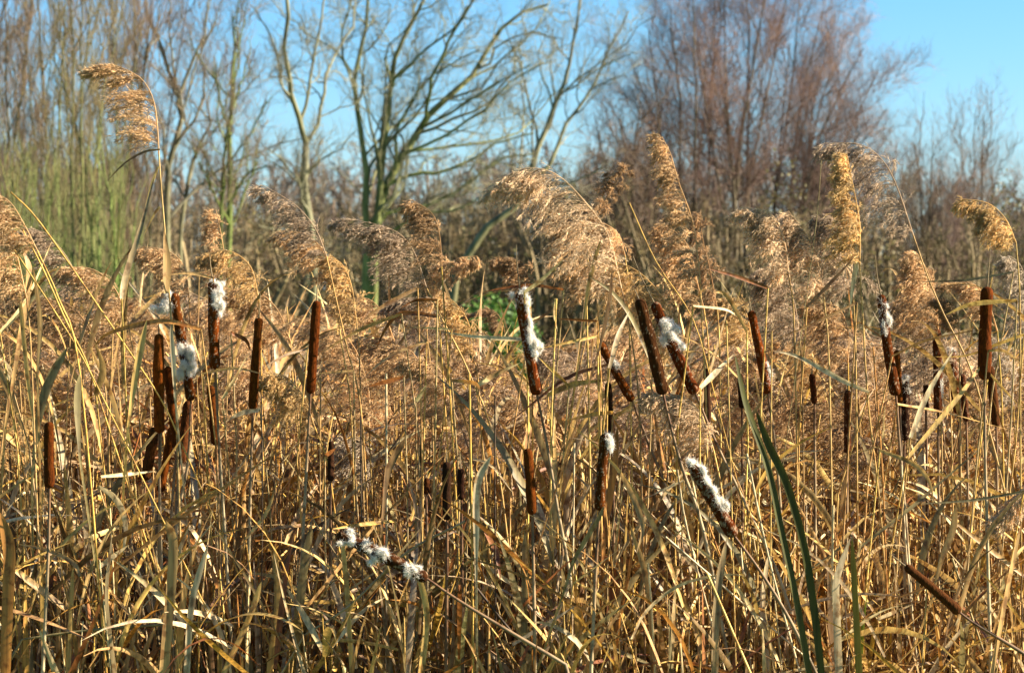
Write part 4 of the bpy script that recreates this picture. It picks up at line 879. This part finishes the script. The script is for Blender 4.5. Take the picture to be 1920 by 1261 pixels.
# ------------------------------------------------------------------ repeated leafy stalks (nearest ones) and the mass behind
def stalk_stuff():
    r = np.random.default_rng(61)
    WTS = {'straw': 5, 'gold': 2.5, 'cream': 2.2, 'tan': 4, 'grey': 1.6, 'pale': 1.0, 'rust': 1.2, 'orange': 2, 'brown': 1.8, 'olive': 1.0}
    # --- eight stalks with their leaves as parts, then copies
    protos = []; SC = []
    for k in range(10):
        H = 1.45
        o = root("reed_stalk", (0, 0, 0), "dry leafy reed stalk, one of many alike in the front tangle", "reed stalk", "look-alike leafy stalks of the front tangle")
        lean = r.uniform(-.1, .1, 2); z = np.linspace(0, H, 8)
        P = np.stack([lean[0] * (z / H) ** 1.5, lean[1] * (z / H) ** 1.5, z], -1)
        ck = ['straw', 'gold', 'tan', 'cream', 'brown'][k % 5]; SC.append(WORD[ck]); s = MB(); s.tubes(P[None], np.linspace(.0026, .0013, 8)[None], 6, np.array(PAL[ck]) * r.uniform(.65, .9)); s.build("stem", M_STEM, o)
        for j in range(6):
            zt = r.uniform(.45, 1.4); i = zt / H * 7; i0 = int(i); p = P[i0] + (P[min(i0 + 1, 7)] - P[i0]) * (i - i0)
            m = MB()
            leaf_batch(m, p[None], r.uniform(.1, .9, 1), r.uniform(0, 2 * pi, 1), r.uniform(.22, .5, 1), r.uniform(.009, .018, 1), r.uniform(.1, 1.5, 1), pal(r, 1, WTS), r, N=11)
            m.build("leaf", M_LEAF, o)
        protos.append(o)
    def topz(px, d):
        far = np.interp(px, [-200, 0, 200, 420, 700, 860, 930, 1000, 1200, 1500, 1920, 2200], [580, 600, 630, 670, 700, 730, 740, 720, 710, 710, 710, 710])
        near = np.interp(d, [4.2, 4.5, 4.75, 5.0, 5.3, 5.7, 6.5], [1180, 1080, 980, 880, 790, 725, 0])
        return W(px, max(far, near - (60 if px < 200 else 0)), d)[2]
    for i in range(210):
        d = r.uniform(4.3, 5.6); px = r.uniform(-120, 2040); x = (px - 960) / FPX * d
        s_ = min(1.25, max(.55, (topz(px, d) + r.normal(-.06, .09)) / 1.45))
        if i % 5 == 2: d = r.uniform(4.65, 5.5); x = (px - 960) / FPX * d; s_ = W(px, r.uniform(590, 760), d)[2] / 1.45
        if i < 10:
            o = protos[i]; o.location = (x, d, 0); o.rotation_euler = (0, 0, r.uniform(0, 6.28)); o.scale = (1, 1, s_)
        else:
            o = dup(protos[i % 10], (x, d, 0), r.uniform(0, 6.28)); o.scale = (r.uniform(.85, 1.1),) * 2 + (s_,); o.rotation_euler = (r.normal(0, .06), r.normal(0, .07), o.rotation_euler[2])
        tp = (CAMZ - 1.45 * s_) / d * FPX + 540
        o['label'] = f"{'tall' if s_ > .85 else 'short'} {SC[i % 10]} leafy stalk ending " + near_ref(px, tp)
    # --- the mass
    def place(M, d0, d1, pw=1.0, ext=1.25):
        d = d0 + (d1 - d0) * r.random(M) ** pw
        px = 960 + r.uniform(-960, 960, M) * ext; return (px - 960) / FPX * d, d, px
    def tops(px, d):
        return np.array([topz(a, b) for a, b in zip(px, d)])
    m = MB()
    # stems
    for (M, d0, d1) in ((1100, 4.35, 6.2), (1300, 6.2, 13)):
        x, d, px = place(M, d0, d1); tz = tops(px, d) + r.normal(-.08, .09, M); N = 7
        t = np.linspace(0, 1, N)[None]; lx = r.normal(0, .11, M); ly = r.normal(0, .07, M)
        P = np.stack([x[:, None] + lx[:, None] * t ** 1.4, d[:, None] + ly[:, None] * t, tz[:, None] * t], -1)
        m.tubes(P, np.broadcast_to(np.linspace(.0028, .0013, N), (M, N)) * r.uniform(.7, 1.25, (M, 1)), 4, pal(r, M, {'straw': 3, 'gold': 2, 'cream': 1, 'tan': 4, 'pale': 1, 'grey': 1.5, 'brown': 1.6, 'dark': 1.2, 'orange': 1}) * .82)
    # leaning / fallen stems
    M = 420; x, d, px = place(M, 4.4, 6.5); an = r.uniform(.25, .95, M) * r.choice([-1, 1], M); ln = r.uniform(.5, 1.5, M); z0 = r.uniform(.1, 1.25, M)
    t = np.linspace(0, 1, 5)[None]
    P = np.stack([x[:, None] + (np.sin(an) * ln)[:, None] * (t - .4), d[:, None] + r.normal(0, .1, M)[:, None] * t, z0[:, None] + (np.cos(an) * ln)[:, None] * (t - .3)], -1)
    ov = np.maximum(P[:, :, 2].max(1) - tops(px, d) - .06, 0); P[:, :, 2] = np.maximum(P[:, :, 2] - ov[:, None], 0.0)
    m.tubes(P, np.full((M, 5), .0017) * r.uniform(.7, 1.3, (M, 1)), 4, pal(r, M, WTS))
    m.build("dry_stems", M_STEM); tag(bpy.data.objects["dry_stems"], "countless thin dry stems packed through the reed bed", kind='stuff')
    # straps (cattail leaves): upright from the ground
    m = MB()
    for (M, d0, d1) in ((4600, 4.35, 6.0), (2600, 6.0, 12), (1100, 4.3, 5.0)):
        x, d, px = place(M, d0, d1); tz = tops(px, d); ln = tz * r.uniform(.5, 1.04, M)
        pos = np.stack([x, d, np.zeros(M)], -1)
        kink = np.where(r.random(M) < .3, r.uniform(.5, 2.1, M), 0)
        leaf_batch(m, pos, np.abs(r.normal(0, .09, M)), r.uniform(0, 2 * pi, M), ln, r.uniform(.006, .019, M) * (1.35 if M == 1100 else 1), r.normal(.12, .25, M), pal(r, M, WTS), r, N=10, kink=kink, strap=True)
    tag(m.build("strap_leaves", M_LEAF), "countless long dry cattail leaves crowding the bed", kind='stuff')
    # reed leaves
    m = MB()
    for (M, d0, d1, hi) in ((4200, 4.3, 6.0, .05), (4200, 6.0, 12, 0.02)):
        x, d, px = place(M, d0, d1); tz = tops(px, d); z = tz * (1 - r.random(M) ** 1.2 * .62) - .04
        pos = np.stack([x, d, z], -1)
        leaf_batch(m, pos, r.uniform(.1, 1.5, M), r.uniform(0, 2 * pi, M), r.uniform(.16, .45, M), r.uniform(.006, .014, M), r.uniform(.05, 1.3, M), pal(r, M, WTS), r, N=8)
    # low litter
    M = 3600; x, d, px = place(M, 4.3, 6.5); pos = np.stack([x, d, r.uniform(.1, 1.0, M)], -1)
    leaf_batch(m, pos, r.uniform(.3, 2.4, M), r.uniform(0, 2 * pi, M), r.uniform(.2, .6, M), r.uniform(.006, .017, M), r.uniform(-.4, .9, M), pal(r, M, WTS), r, N=7)
    tag(m.build("reed_leaves", M_LEAF), "tangled mass of dry narrow reed leaves", kind='stuff')
    # far plumes as a soft brown band
    m = MB()
stalk_stuff()
for o in bpy.data.objects:
    if '_o' in o: del o['_o']
